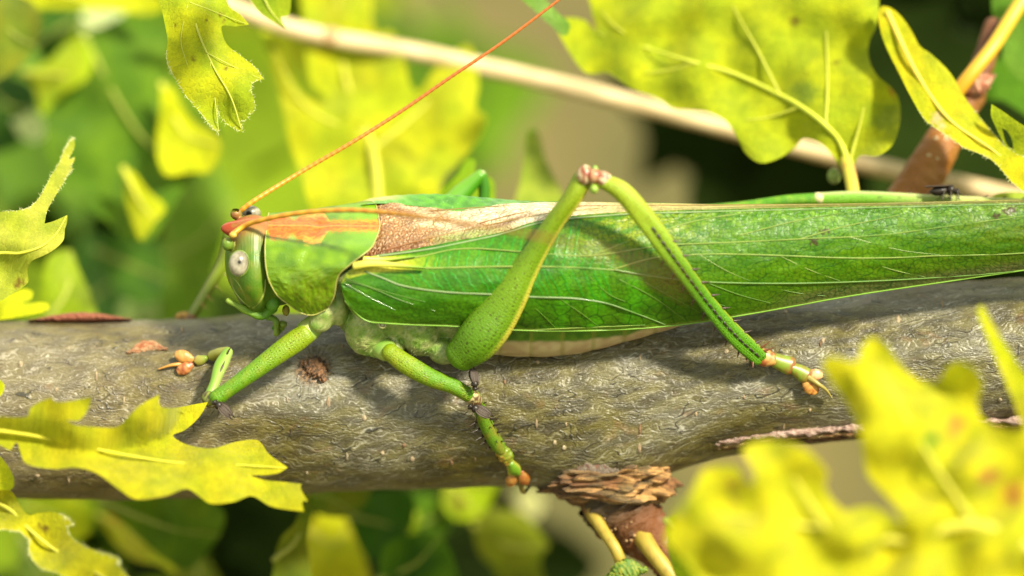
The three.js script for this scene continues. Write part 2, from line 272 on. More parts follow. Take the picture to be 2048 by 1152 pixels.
// --- body: head, thorax and abdomen in one skin
{
  const bl = [];                                                            // ellipsoids [centre, radii, blend]
  const E = (c, rx, ry, rz, k = 0.25) => bl.push([c, rx, ry, rz, k]);
  E(V3((505 - 1024) / S, 1.5, 0), 1.22, 2.0, 2.3);                        // head capsule
  E(V3((506 - 1024) / S, 0.15, 0.1), 0.72, 1.35, 1.35, 0.45);                   // lower face
  E(BW(466, 457, 0), 0.62, 0.32, 0.42, 0.2); E(BW(462, 520, 0.2), 0.26, 1.0, 0.7, 0.3);                                // fastigium
  E(BW(505, 460, 0), 0.9, 0.6, 1.1, 0.4); E(V3((520 - 1024) / S, 1.2, 0), 0.95, 2.1, 2.46, 0.4);
  E(BW(455, 488, 0.95), 0.3, 0.36, 0.3, 0.12); E(BW(472, 428, -0.95), 0.3, 0.3, 0.3, 0.12);   // antenna sockets
  E(BW(508, 607, 0.6), 0.42, 0.42, 0.7, 0.1);                            // upper lip and jaws
  E(BW(532, 610, 1.1), 0.4, 0.45, 0.6, 0.1);
  E(V3((560 - 1024) / S, 1.2, 0), 1.6, 1.9, 1.9, 0.5);                     // neck
  E(V3((645 - 1024) / S, 1.4, 0), 2.6, 1.75, 2.35, 0.5);                   // prothorax inside its shield
  E(BW(648, 625, 2.2), 0.65, 0.7, 0.6, 0.25); E(BW(640, 648, 2.4), 0.55, 0.42, 0.45, 0.25); E(BW(678, 616, 2.0), 0.5, 1.0, 0.6, 0.25);
  E(V3((790 - 1024) / S, -0.75, 0), 3.3, 2.45, 2.45, 0.3);                 // wing-bearing thorax
  E(BW(735, 660, 2.0), 1.15, 1.45, 0.8, 0.1); E(BW(842, 664, 2.0), 1.05, 1.35, 0.8, 0.1);   // side plates
  E(BW(790, 690, 2.0), 0.5, 0.7, 0.7, 0.08); E(BW(754, 694, 2.1), 0.6, 0.5, 0.7, 0.1); E(BW(888, 702, 2.3), 0.8, 0.7, 0.7, 0.1);
  const ry = curve([[880, 2.35], [1000, 2.62], [1130, 2.6], [1250, 2.2], [1400, 1.5], [1560, 0.7]]), cy = curve([[880, -0.75], [1050, -0.95], [1150, -0.9], [1250, -0.62], [1400, -0.1], [1560, 0.8]]);
  const seg = (px) => { const q = ((px - 1000) / 62) % 1, f = (q + 1) % 1; return 0.05 * Math.pow(Math.sin(Math.PI * f), 0.45); };
  const sdf = (x, y, z) => {
    let d = 9;
    for (const [c, rx, r2, rz, k] of bl) {
      const dx = x - c.x, dy = y - c.y, dz = z - c.z; if (Math.abs(dx) > rx + 1.2) continue;
      const q = Math.hypot(dx / rx, dy / r2, dz / rz), e = (q - 1) * Math.min(rx, r2, rz) * (q > 1 ? 1.15 : 1), h = clamp(0.5 + (0.5 * (d - e)) / k);
      d = mix(d, e, h) - k * h * (1 - h);
    }
    const px = x * S + 1024;
    if (px > 860) {
      const r = ry(Math.min(px, 1560)) - 0.05 + seg(px) * ss(-0.6, 0.2, 1), q = Math.hypot((y - cy(Math.min(px, 1560))), z * 1.02), e = Math.max(q - r, (px - 1560) / S, (870 - px) / S), k = 0.15, h = clamp(0.5 + (0.5 * (d - e)) / k);
      d = mix(d, e, h) - k * h * (1 - h);
    }
    return d + 0.02 * N3(x * 2.5, y * 2.5, z * 2.5) * ss(690, 720, px) * ss(930, 890, px) + 0.012 * N3(x * 7, y * 7, z * 7) * ss(690, 720, px) * ss(930, 890, px);
  };
  // surface nets
  const h = 0.11, lo = [-15.3, -4.2, -3.6], n = [268, 74, 66], nx = n[0] + 1, ny = n[1] + 1, nz = n[2] + 1, f = new Float32Array(nx * ny * nz), at = (i, j, k) => (i * ny + j) * nz + k;
  for (let i = 0; i < nx; i++) for (let j = 0; j < ny; j++) for (let k = 0; k < nz; k++) f[at(i, j, k)] = sdf(lo[0] + i * h, lo[1] + j * h, lo[2] + k * h);
  const vid = new Int32Array(nx * ny * nz).fill(-1), pos = [], col = [], uv = [], nor = [], idx = [];
  const color = (x, y, z) => {
    const px = x * S + 1024, vy = y * C - z * SN, s1 = N3(x * 1.3, y * 1.3, z * 1.3), s2 = N3(x * 5, y * 5, z * 5);
    const head = mix3(mix3(rgb(76, 116, 18), rgb(96, 124, 24), clamp(0.5 + s1)), rgb(150, 138, 84), ss(2.55, 3.1, y) * ss(1.9, 0.6, Math.abs(z)) * 0.6);
    let c = mix3(head, mix3(rgb(150, 54, 20), rgb(166, 100, 50), ss(460, 530, px + 12 * s2)), ss(2.5, 3.1, y + 0.12 * s1 + 0.05 * s2) * ss(1.25, 0.3, Math.abs(z) + 0.12 * s2));
    c = mix3(c, rgb(206, 120, 90), ss(0.06, 0.02, Math.abs(z)) * ss(3.05, 3.2, y) * 0.5);
    if (px < 500) c = mix3(c, rgb(96, 150, 36), ss(0.3, 0.1, Math.abs(Math.hypot(x - BW(455, 488, 0.95).x, y - BW(455, 488, 0.95).y) - 0.15)) * ss(0.5, 0.8, z) * 0.5);
    c = mix3(c, rgb(126, 150, 58), ss(0.2, -0.9, y) * ss(520, 500, px) * 0.6);
    c = mix3(c, rgb(140, 146, 60), ss(0.1, 0.03, Math.abs(y - 0.15 + 0.5 * (x + 14))) * ss(500, 480, px) * 0.5); c = mix3(c, rgb(126, 120, 34), ss(0.2, 0.7, s1 + 0.4 * s2) * ss(540, 500, px) * 0.4);
    const th = mix3(mix3(rgb(124, 156, 62), rgb(172, 180, 112), clamp(0.5 + 0.9 * s1)), rgb(84, 122, 40), clamp(s2 * 0.8));
    c = mix3(c, th, ss(560, 620, px));
    const green = mix3(rgb(60, 112, 16), rgb(96, 140, 30), clamp(0.5 + 0.6 * s1)), cream = mix3(rgb(214, 196, 150), rgb(196, 170, 130), clamp(0.5 + s1));
    const f2 = (((px - 1000) / 62) % 1 + 1) % 1, line = ss(0.09, 0.02, Math.min(f2, 1 - f2));
    let ab = mix3(green, cream, ss(-2.55, -2.75, vy + 0.04 * s1 + 0.28 * ss(1130, 1270, px) * -1 + (px > 1250 ? -(px - 1250) * 0.008 : 0)));
    ab = mix3(ab, rgb(150, 150, 60), line * 0.5);
    return mix3(c, ab, ss(905, 935, px));
  };
  for (let i = 0; i < n[0]; i++) for (let j = 0; j < n[1]; j++) for (let k = 0; k < n[2]; k++) {
    let sx = 0, sy = 0, sz = 0, m = 0; const v = [];
    for (let q = 0; q < 8; q++) v.push(f[at(i + (q & 1), j + ((q >> 1) & 1), k + (q >> 2))]);
    if (v.every((e) => e > 0) || v.every((e) => e <= 0)) continue;
    for (let a = 0; a < 8; a++) for (const bit of [1, 2, 4]) if (!(a & bit)) {
      const b = a | bit; if ((v[a] > 0) === (v[b] > 0)) continue;
      const t = v[a] / (v[a] - v[b]); m++;
      sx += (a & 1) + (bit === 1 ? t : 0); sy += ((a >> 1) & 1) + (bit === 2 ? t : 0); sz += (a >> 2) + (bit === 4 ? t : 0);
    }
    const x = lo[0] + (i + sx / m) * h, y = lo[1] + (j + sy / m) * h, z = lo[2] + (k + sz / m) * h, e = 0.02;
    vid[at(i, j, k)] = pos.length / 3; pos.push(x, y, z); uv.push(x / 4, (y + z) / 4); col.push(...color(x, y, z));
    const g = V3(sdf(x + e, y, z) - sdf(x - e, y, z), sdf(x, y + e, z) - sdf(x, y - e, z), sdf(x, y, z + e) - sdf(x, y, z - e)).normalize(); nor.push(g.x, g.y, g.z);
  }
  const quad = (a, b, c, d, flip) => { if (Math.min(a, b, c, d) < 0) return; flip ? idx.push(a, c, b, a, d, c) : idx.push(a, b, c, a, c, d); };
  for (let i = 1; i < n[0]; i++) for (let j = 1; j < n[1]; j++) for (let k = 1; k < n[2]; k++) {
    const s = f[at(i, j, k)] > 0;
    if (s !== f[at(i + 1, j, k)] > 0) quad(vid[at(i, j - 1, k - 1)], vid[at(i, j, k - 1)], vid[at(i, j, k)], vid[at(i, j - 1, k)], s);
    if (s !== f[at(i, j + 1, k)] > 0) quad(vid[at(i - 1, j, k - 1)], vid[at(i - 1, j, k)], vid[at(i, j, k)], vid[at(i, j, k - 1)], s);
    if (s !== f[at(i, j, k + 1)] > 0) quad(vid[at(i - 1, j - 1, k)], vid[at(i, j - 1, k)], vid[at(i, j, k)], vid[at(i - 1, j, k)], s);
  }
  const g = new THREE.BufferGeometry();
  for (const [k, a, s] of [['position', pos, 3], ['normal', nor, 3], ['uv', uv, 2], ['color', col, 3]]) g.setAttribute(k, new THREE.Float32BufferAttribute(a, s));
  g.setIndex(idx); mesh('body', g, skin, cricket);
  // short pale hairs on the flank
  const r = rng(21), hairs = [];
  for (let i = 0; i < 300; i++) {
    const px = mix(692, 905, r()), py = mix(610, 725, r()); let z = 4, p = null;
    for (; z > 0.5; z -= 0.05) { p = BW(px, py, z); if (sdf(p.x, p.y, p.z) < 0) break; }
    if (z <= 0.5) continue;
    const q = p.clone().add(V3((r() - 0.7) * 0.25, -0.1 + 0.25 * r(), 0.14)); hairs.push(cone(p, q, 0.008, rgb(190, 196, 130)));
  }
  tag(mesh('hair', mergeGeometries(hairs), vcMat({ roughness: 0.6, transmission: 0.3 }), cricket), 'short pale hairs on the flank', null, null, 'stuff');
  // breathing pore
  mesh('spiracle', mergeGeometries([new THREE.TorusGeometry(0.17, 0.05, 8, 18).rotateX(-0.3).translate(...BW(765, 649, 3.12)), ball(BW(765, 649, 3.05), [0.13, 0.13, 0.06])].map((q) => { q.deleteAttribute('color'); return q; })), PHYS({ color: new THREE.Color(...rgb(150, 150, 84)), roughness: 0.3, clearcoat: 1 }), cricket);
  // mouth feelers
  const G = () => rgb(84, 140, 26), palp = (pts, r0, r1) => mesh('palp', tube(pts, (t) => mix(r0, r1, t) * (1 + 0.12 * Math.cos(t * 19)), { n: 30, m: 12, color: (t) => mix3(rgb(70, 132, 18), rgb(132, 158, 48), t) }), skin, cricket);
  palp([BW(545, 615, 1.6), BW(528, 630, 1.7), BW(505, 627, 1.8), BW(480, 614, 1.8), BW(456, 601, 1.7)], 0.26, 0.13);
  palp([BW(520, 628, 0.4), BW(540, 634, 0.8), BW(551, 640, 1.0), BW(553, 668, 1.2)], 0.2, 0.14);
  palp([BW(548, 655, 0.7), BW(557, 662, 0.8), BW(566, 648, 0.9)], 0.12, 0.2);
  mesh('palp', ball(BW(572, 621, 1.3), [0.19, 0.28, 0.2], rgb(150, 140, 40)), skin, cricket);
  mesh('jaw_hinge', ball(BW(545, 606, 1.75), [0.36, 0.42, 0.3], G()), skin, cricket);
  // cheek ridge
  mesh('cheek_ridge', tube([BW(536, 545, 2.2), BW(537, 575, 1.95), BW(526, 600, 1.6), BW(507, 617, 1.2), BW(486, 604, 1.2), BW(468, 580, 1.3)], (t) => 0.06 * (1 - 0.5 * t), { n: 40, m: 8, color: () => rgb(150, 160, 70) }), plain, cricket);
  const onBody = (px, py, up = 0) => { let z = 4, p; for (; z > -1; z -= 0.03) { p = BW(px, py, z); if (sdf(p.x, p.y, p.z) < 0) break; } return p.addScaledVector(BACK, up); };
  const seam = (pts, w) => mesh('face_seam', tube(pts.map(([x, y]) => onBody(x, y, 0.005)), (t) => w * (0.5 + 0.5 * Math.sin(Math.PI * t)), { n: 50, m: 8, d: w * 0.7, color: () => rgb(136, 150, 58) }), plain, cricket);
  seam([[531, 560], [529, 580], [521, 600], [506, 616]], 0.07); seam([[461, 556], [468, 578], [482, 598], [500, 614]], 0.05); seam([[466, 556], [476, 566], [486, 584], [492, 600]], 0.025); seam([[496, 508], [512, 510], [528, 514]], 0.03);
}
// --- eyes
{
  const eyeMat = vcMat({ roughness: 0.3, specularIntensity: 0.7 });
  const eye = (c, r, pupil, pr, ring) => mesh('eye', ball(c, r, (p) => { const d = p.distanceTo(pupil), k = ss(0.62, 0.36, d / Math.max(...r)); return mix3(mix3(rgb(116, 108, 88), rgb(172, 164, 142), clamp(0.55 + 0.35 * Math.sin(p.y * 4 + p.x * 3) + 0.35 * N3(p.x * 5, p.y * 5, p.z * 5))), rgb(16, 14, 10), Math.max(ss(pr * 1.3, pr * 0.9, d), ring * k * ss(pr * 2.6, pr, d))); }, { n: 96, m: 72, rot: -0.12 }), eyeMat, cricket);
  eye(BW(477, 527, 2.15), [0.47, 0.62, 0.40], BW(479, 524, 2.55), 0.14, 0.4);
  eye(BW(501, 425, -2.2), [0.52, 0.36, 0.46], BW(498, 428, -1.78), 0.14, 0);
  const rim = new THREE.TorusGeometry(1, 0.06, 8, 48).scale(0.49, 0.63, 0.6).rotateZ(-0.12).rotateX(-TH); const c = BW(478, 527, 2.1); rim.translate(c.x, c.y, c.z);
  mesh('eye_rim', rim, PHYS({ color: new THREE.Color(...rgb(120, 140, 54)), roughness: 0.4 }), cricket);
}
// --- antennae
{
  const am = vcMat({ roughness: 0.45 });
  const ac = (a, b) => (t) => mix3(mix3(rgb(222, 160, 34), rgb(186, 98, 22), ss(0, 0.6, t)), rgb(150, 82, 18), 0.25 + 0.25 * Math.sin(t * a));
  const feeler = (pts, r, n) => mesh('antenna', tube(pts, (t) => mix(r, r * 0.5, t ** 0.6) * (1 + 0.07 * Math.sin(t * n)), { n: 420, m: 8, color: ac(n) }), am, cricket);
  feeler([BW(474, 428, -1.2), BW(500, 407, -1.3), P(600, 345, 0.3), P(700, 287, 0.2), P(800, 224, 0), P(900, 155, 0), P(1000, 88, 0), P(1117, 0, 0), P(1200, -66, 0)], 0.13, 420);
  feeler([BW(463, 470, 1.05), P(488, 452, 2.6), P(520, 441, 3.2), P(600, 426, 4.4), P(690, 420, 5.4), P(770, 425, 6.6), P(850, 435, 9), P(1000, 458, 15), P(1150, 490, 24), P(1250, 522, 34), P(1380, 575, 46)], 0.135, 420);
  mesh('antenna_base', ball(BW(466, 470, 1.1), [0.2, 0.17, 0.2], rgb(190, 160, 60)), plain, cricket);
  mesh('antenna_base', ball(BW(476, 427, -1.25), [0.2, 0.17, 0.2], rgb(190, 160, 60)), plain, cricket);
}
// --- neck shield
{
  const rows = [[0, 534, 450, 0, 760, 452, 0], [0.25, 531, 478, 1.15, 752, 477, 1.35], [0.42, 530, 503, 1.95, 740, 498, 2.4], [0.55, 532, 535, 2.36, 706, 525, 3.05], [0.7, 540, 566, 2.62, 677, 552, 3.12], [0.85, 557, 594, 2.7, 668, 592, 3.05], [1, 592, 620, 2.6, 655, 617, 2.8]];
  const K = [1, 2, 3, 4, 5, 6].map((i) => curve(rows.map((r) => [r[0], r[i]])));
  const shield = (u, w) => {
    const e = Math.pow(u, 1.15), bulge = Math.sin(Math.PI * u), px = mix(K[0](w), K[3](w), u), py = mix(K[1](w), K[4](w), u) + 12 * bulge * ss(0.8, 1, w), Z = mix(K[2](w), K[5](w), e) + 0.14 * bulge * ss(0.3, 0.8, w);
    const p = BW(px, py, Z), dip = 0.09 * Math.exp(-(((u - 0.44 + 0.05 * w) / 0.05) ** 2)) * ss(0, 0.1, w) * ss(0.7, 0.35, w) + 0.05 * Math.exp(-(((u - 0.26) / 0.05) ** 2)) * ss(0.05, 0.15, w) * ss(0.55, 0.3, w);
    const pit = 0.09 * Math.exp(-(((u - 0.47) / 0.07) ** 2 + ((w - 0.03) / 0.07) ** 2)) + 0.05 * ss(0.45, 0.6, w) * ss(0.95, 0.8, w) * Math.sin(u * Math.PI) * N2(u * 3, w * 5);
    p.y -= dip + pit; p.z -= (0.07 * N2(u * 2.5, w * 4 + 3) + 0.02 * N2b(u * 9, w * 16)) * ss(0.4, 0.6, w); return p;
  };
  const col = (u, w, sgn) => {
    const p = shield(u, w), s1 = N3(p.x * 1.1, p.y * 1.1, p.z * 1.1 * sgn), s2 = N3(p.x * 3.5, p.y * 3.5, p.z * 3.5), s3 = N3(p.x * 12, p.y * 12, p.z * 12);
    let c = mix3(rgb(112, 148, 6), rgb(84, 122, 8), clamp(0.5 + s1 * 0.8)); c = mix3(c, rgb(104, 118, 22), ss(0.5, 0.75, w) * ss(0.1, 0.35, u) * 0.6 * clamp(0.6 + s2)); c = mix3(c, rgb(120, 172, 16), ss(0.55, 0.9, u) * ss(0.6, 0.2, w) * 0.6);
    const pale = ss(0.30, 0.24, w) * ss(0.14, 0.22, w) * ss(0.02, 0.05, u) * ss(0.34, 0.2, u); c = mix3(c, rgb(160, 160, 90), pale * 0.55);
    const wid = 0.23 * ss(-0.02, 0.06, u) * (1 - 0.15 * Math.exp(-(((u - 0.24) / 0.03) ** 2)) * 3) * ss(0.56, 0.48, u) + 0.09 * ss(0.45, 0.56, u);
    c = mix3(c, rgb(232, 162, 60), ss(0.05, -0.03, w - 0.3 * ss(0.28, 0.36, u) * ss(0.58, 0.5, u) - 0.03 * s2) * ss(0.25, 0.34, u) * ss(0.62, 0.5, u) * 0.85);
    c = mix3(c, mix3(rgb(218, 84, 10), rgb(230, 108, 22), clamp(0.5 + s2)), ss(wid + 0.08, wid - 0.09, w + 0.03 * s2 + 0.02 * s3));
    c = mix3(c, rgb(236, 156, 70), ss(0.02, 0.004, w) * 0.55);
    return c.map((q) => q * (1 + 0.08 * s3));
  };
  const g = grid(170, 260, (u, v) => { const w = Math.abs(2 * v - 1), p = shield(u, w); if (v < 0.5) p.z = -p.z; return { p, uv: [u * 1.4, v * 3], c: col(u, w, v < 0.5 ? -1 : 1) }; });
  const sh = mesh('pronotum', g, vcMat({ roughness: 0.32, specularIntensity: 0.9, bumpMap: pebble, bumpScale: 0.00003 }), cricket);
  const edge = (f) => tube(Array.from({ length: 40 }, (_, i) => f(i / 39)), 0.03, { n: 150, m: 8, color: () => rgb(176, 172, 90) });
  const both = (u) => (t) => { const w = Math.abs(2 * t - 1), p = shield(u, w); if (t < 0.5) p.z = -p.z; return p; };
  mesh('rim', mergeGeometries([edge(both(0)), edge(both(1)), edge((t) => shield(t, 1))]), plain, sh);
}
// --- wings
{
  const top = curve([[682, 566], [695, 545], [715, 528], [737, 514], [800, 503], [900, 484], [1000, 465], [1080, 441], [1230, 425], [1500, 417], [1800, 411], [2048, 405], [2300, 402]]);
  const low = curve([[682, 574], [690, 602], [705, 625], [730, 641], [800, 649], [900, 653], [1050, 662], [1200, 662], [1350, 652], [1500, 629], [1700, 593], [1900, 563], [2048, 541], [2300, 505]]);
  const zt = curve([[682, 3.05], [737, 2.3], [900, 1.6], [1080, 1.0], [1300, 0.6], [1600, 0.35], [2300, 0.25]]), zm = curve([[682, 3.1], [740, 3.2], [900, 3.35], [1100, 3.25], [1400, 2.4], [1800, 1.5], [2300, 0.9]]), zl = curve([[682, 3.12], [740, 3.25], [900, 3.2], [1100, 3.0], [1400, 2.2], [1800, 1.2], [2300, 0.5]]);
  const side = (px, v, lift = 0) => {
    const py = mix(top(px), low(px), v), a = zt(px), b = zm(px), c = zl(px), Z = (1 - v) * (1 - 2 * v) * a + 4 * v * (1 - v) * b + v * (2 * v - 1) * c;
    return BW(px, py, Z + lift + 0.03 * N2(px * 0.012, v * 5) + 0.03 * Math.sin(px * 0.055) * ss(0.5, 0.8, v) * ss(950, 1050, px) * ss(1400, 1250, px));
  };
  const vOf = (px, py) => clamp((py - top(px)) / Math.max(4, low(px) - top(px)), 0, 1), onSide = (px, py, lift) => side(px, vOf(px, py), lift);
  const X0 = 682, X1 = 2300;
  // the long veins, as read from the wing (px, py): [points, radius, tint]
  const LONG = [
    [[[722, 524], [780, 531], [850, 536], [950, 534], [1050, 533], [1150, 535], [1230, 540]], 0.06, 1], [[[1230, 540], [1300, 552], [1400, 563], [1550, 567], [1700, 564], [1860, 556], [2048, 543], [2280, 512]], 0.05, 0],
    [[[1230, 538], [1300, 517], [1360, 511], [1440, 508], [1560, 511], [1700, 516], [1800, 515], [1860, 512], [2048, 506], [2280, 480]], 0.042, 1], [[[735, 520], [800, 519], [850, 511], [900, 500], [945, 497], [1063, 505], [1180, 512], [1250, 502], [1330, 491], [1480, 484], [1600, 478], [1760, 470], [1900, 452], [2048, 432]], 0.04, 1],
    [[[730, 543], [765, 556], [800, 570], [880, 583], [990, 589], [1070, 594], [1150, 597], [1210, 606], [1270, 626], [1330, 649]], 0.05, 2], [[[760, 512], [860, 498], [940, 482], [1000, 469], [1080, 446], [1230, 430], [1400, 424], [1600, 419], [2048, 408]], 0.05, 2],
    [[[1240, 560], [1290, 585], [1330, 610], [1370, 640]], 0.032, 0], [[[1290, 565], [1340, 592], [1400, 625]], 0.03, 0], [[[1180, 555], [1220, 590], [1250, 603]], 0.03, 0], [[[1300, 468], [1400, 440], [1500, 425]], 0.03, 1], [[[1480, 470], [1600, 440], [1700, 424]], 0.03, 1], [[[1600, 478], [1680, 455], [1800, 430]], 0.03, 1],
    [[[690, 560], [740, 575], [800, 600], [870, 622]], 0.026, 0], [[[690, 556], [760, 580], [850, 604]], 0.026, 0], [[[688, 566], [730, 590], [790, 620]], 0.026, 0], [[[1030, 661], [1150, 656], [1290, 650]], 0.03, 1],
    [[[1320, 560], [1380, 590], [1450, 612]], 0.026, 0], [[[1420, 568], [1480, 590], [1540, 606]], 0.026, 0], [[[1520, 568], [1590, 585], [1650, 592]], 0.024, 0], [[[1120, 598], [1160, 625], [1200, 655]], 0.026, 0], [[[1040, 592], [1080, 625], [1110, 655]], 0.026, 0], [[[1400, 510], [1450, 540], [1500, 562]], 0.022, 1], [[[1560, 512], [1620, 540], [1680, 562]], 0.022, 1], [[[1720, 516], [1780, 538], [1850, 554]], 0.022, 1], [[[1700, 474], [1800, 500], [1880, 510]], 0.022, 1], [[[1180, 513], [1290, 470], [1380, 445], [1460, 428]], 0.028, 1],
  ];
  const MW = 2048, MH = 768, vein = new Float32Array(MW * MH);              // fine cross veins drawn on the wing's own map
  const stamp = (x, y, r, s) => { const cx = ((x - X0) / (X1 - X0)) * MW, cy = vOf(x, y) * MH, rx = r * MW / (X1 - X0), ry = r * MH / Math.max(30, low(x) - top(x)); for (let j = Math.floor(cy - ry - 1); j <= cy + ry + 1; j++) for (let i = Math.floor(cx - rx - 1); i <= cx + rx + 1; i++) if (i >= 0 && j >= 0 && i < MW && j < MH) { const d = Math.hypot((i - cx) / rx, (j - cy) / ry), q = s * ss(1.2, 0.4, d); if (q > vein[j * MW + i]) vein[j * MW + i] = q; } };
  const stroke = (a, b, r, s, w = 3) => { const n = Math.ceil(Math.hypot(b[0] - a[0], b[1] - a[1])); for (let i = 0; i <= n; i++) { const t = i / n; stamp(mix(a[0], b[0], t) + w * N2(a[0] + t * 2, a[1]), mix(a[1], b[1], t) + w * N2(a[1] + t * 2, a[0] + 5), r, s); } };
  const r = rng(33), sub = curve(LONG[0][0].concat(LONG[1][0].slice(1))), cub = curve(LONG[4][0]), rad = curve(LONG[3][0]);
  for (let x = 850; x < 1300; x += 9 + 12 * r()) { const y0 = rad(x) + 3, y1 = sub(x) - 2; stroke([x + 6, y0], [x - 5 + 6 * r(), y1], 2.2, 1, 2); }
  for (let x = 820; x < 1230; x += 12 + 14 * r()) stroke([x - 8, sub(x) + 8], [x + 16, cub(x) - 4], 2.4, 1, 3);
  for (let x = 980; x < 1160; x += 14 + 10 * r()) stroke([x + 8, top(x) + 6], [x - 6, rad(x) - 3], 2.4, 1, 2);
  for (let i = 0; i < 40; i++) { const x = mix(1320, 2000, r()), y = mix(top(x) + 20, low(x) - 20, r()); stroke([x, y], [x - 40 - 40 * r(), y + 24 + 20 * r()], 1.3, 0.75, 6); }
  const seen = (u, v) => {
    const px = mix(X0, X1, u), py = mix(top(px), low(px), v), wx = px + 5 * N2(px * 0.02, py * 0.03), wy = py + 5 * N2b(px * 0.02, py * 0.03);
    const big = ss(0.62, 0.8, v) * ss(960, 1060, px) * ss(1560, 1380, px), e1 = cells(wx / 11.5, wy / 8.5), e2 = cells(wx / 30, wy / 21);
    const net = Math.max(ss(0.17, 0.04, e1[0]) * 0.9 * (1 - big), ss(0.12, 0.03, e2[0]) * big), line = vein[Math.min(MH - 1, Math.floor(v * MH)) * MW + Math.min(MW - 1, Math.floor(u * MW))];
    return { px, py, net: net * ss(900, 1150, px + 250 * ss(0.6, 0.8, v)), line, e1, e2, big };
  };
  const sideMap = texture(MW, MH, (u, v) => {
    const { px, py, net, line, e1, big } = seen(u, v), n1 = fbm2(px * 0.006, py * 0.012, 3), n2 = N2b(px * 0.02, py * 0.05);
    let c = mix3([44, 98, 2], [72, 124, 4], clamp(0.5 + n1)); c = mix3(c, [66, 102, 10], ss(0.66, 0.95, v) * 0.5);
    const yel = Math.exp(-(((px - 1270) / 150) ** 2)) * ss(0.55, 0.15, v); c = mix3(c, [150, 152, 10], yel * 0.75 * clamp(0.7 + n2));
    c = mix3(c, [108, 122, 8], (0.2 + 0.25 * e1[1]) * ss(1050, 1250, px) * (1 - big) * 0.8);
    c = mix3(c, [94, 96, 34], ss(1700, 2048, px) * 0.5 * clamp(0.6 + n1)); c = mix3(c, [110, 104, 84], ss(0.80, 0.93, v) * ss(1500, 1620, px) * 0.6);
    for (const [bx, bw] of [[1128, 16], [1195, 22], [1268, 18], [1010, 14]]) c = mix3(c, [70, 152, 6], Math.exp(-(((px - bx + 30 * (v - 0.7)) / bw) ** 2)) * ss(0.4, 0.55, v) * 0.6);
    const ax = Math.exp(-((((px - 760) / 90) ** 2))) * ss(0.16, 0.1, Math.abs(v - 0.13 - (px - 740) * 0.0006) + 0.0004 * Math.abs(px - 740)); c = mix3(c, [210, 200, 60], ax * 0.95);
    c = mix3(c, [150, 180, 90], ss(0.25, 0.05, v) * ss(1350, 1450, px) * clamp(0.2 + 0.9 * n2) * 0.5);
    c = mix3(c, [22, 70, 2], net * 0.55); c = mix3(c, [40, 130, 18], line * 0.7 * ss(1350, 1250, px)); c = mix3(c, [16, 60, 12], line * 0.6 * ss(1250, 1350, px));
    for (const [bx, by, br] of [[1648, 462, 11], [1628, 484, 12], [2020, 420, 16], [1995, 432, 10], [1030, 663, 8], [705, 569, 5]]) { const d = Math.hypot(px - bx, (py - by) * 1.5) + 8 * N2(px * 0.1, py * 0.1); c = mix3(c, [58, 40, 22], ss(br, br * 0.4, d) * 0.75); }
    c = mix3(c, [140, 150, 70], ss(0.965, 0.99, v) * 0.7);
    return c.map((q) => q * (1 + 0.1 * N2(px * 0.09, py * 0.11)));
  }, true);
  const sideBump = texture(MW, MH, (u, v) => { const { px, py, net, line, e1, e2, big } = seen(u, v), h = 90 + 14 * Math.min(1, mix(e1[0], e2[0], big)) - 10 * net + 20 * line + 50 * fbm2(px * 0.03, py * 0.05, 3) + (60 * net + 60 * N2(px * 0.05, py * 0.14)) * ss(0.16, 0.05, v) * ss(1150, 1300, px); return [h, h, h]; });
  const wing = partGroup('forewing', cricket);
  const sideMat = PHYS({ map: sideMap, bumpMap: sideBump, bumpScale: 0.00009, color: GREY(), roughness: 0.4, specularIntensity: 0.55, side: THREE.DoubleSide });
  mesh('side_field', grid(520, 90, (u, v) => { const px = mix(X0, X1, u); return { p: side(px, v) }; }), sideMat, wing);
  const tints = [rgb(84, 122, 24), rgb(130, 150, 60), rgb(130, 150, 100)];
  for (const [pts, rr, k] of LONG) mesh('vein', tube(pts.map(([x, y]) => onSide(x, y, 0.01)), (t) => rr * (1 - 0.35 * t), { n: 90, m: 8, color: (t, a, p) => mix3(tints[k], rgb(70, 120, 20), clamp(N3(p.x, p.y, p.z) * 0.5 + ss(0.5, 1, t) * 0.5)) }), vcMat({ roughness: 0.3, clearcoat: 0.5 }), wing);
  mesh('vein', tube(Array.from({ length: 40 }, (_, i) => side(mix(690, 2290, i / 39), 0.995, 0.01)), 0.04, { n: 200, m: 8, color: () => rgb(116, 160, 46) }), vcMat({ roughness: 0.4 }), wing);
  mesh('wing_root', tube([BW(708, 531, 3.0), BW(740, 527, 2.95), BW(790, 530, 3.0), BW(850, 536, 3.1)], (t) => 0.17 * Math.pow(1 - t, 0.7) + 0.03, { n: 40, m: 14, d: 0.12, color: (t, a) => mix3(rgb(222, 214, 80), rgb(120, 160, 30), ss(0.3, 1, t)) }), vcMat({ roughness: 0.4, clearcoat: 0.3 }), wing);
  mesh('wing_root', tube([BW(728, 518, 2.75), BW(770, 519, 2.6), BW(830, 513, 2.4)], (t) => 0.11 * (1 - t) + 0.03, { n: 30, m: 12, d: 0.08, color: (t) => mix3(rgb(206, 206, 60), rgb(110, 160, 30), t) }), vcMat({ roughness: 0.4, clearcoat: 0.3 }), wing);
  // flat tan field on the back
  const far = curve([[720, 408], [765, 405], [850, 412], [920, 420], [1000, 409], [1130, 404], [1300, 406], [1560, 410], [2048, 403], [2300, 400]]), zf = curve([[720, -2.1], [900, -2.0], [1100, -1.2], [1300, -0.6], [1600, -0.35], [2300, -0.2]]);
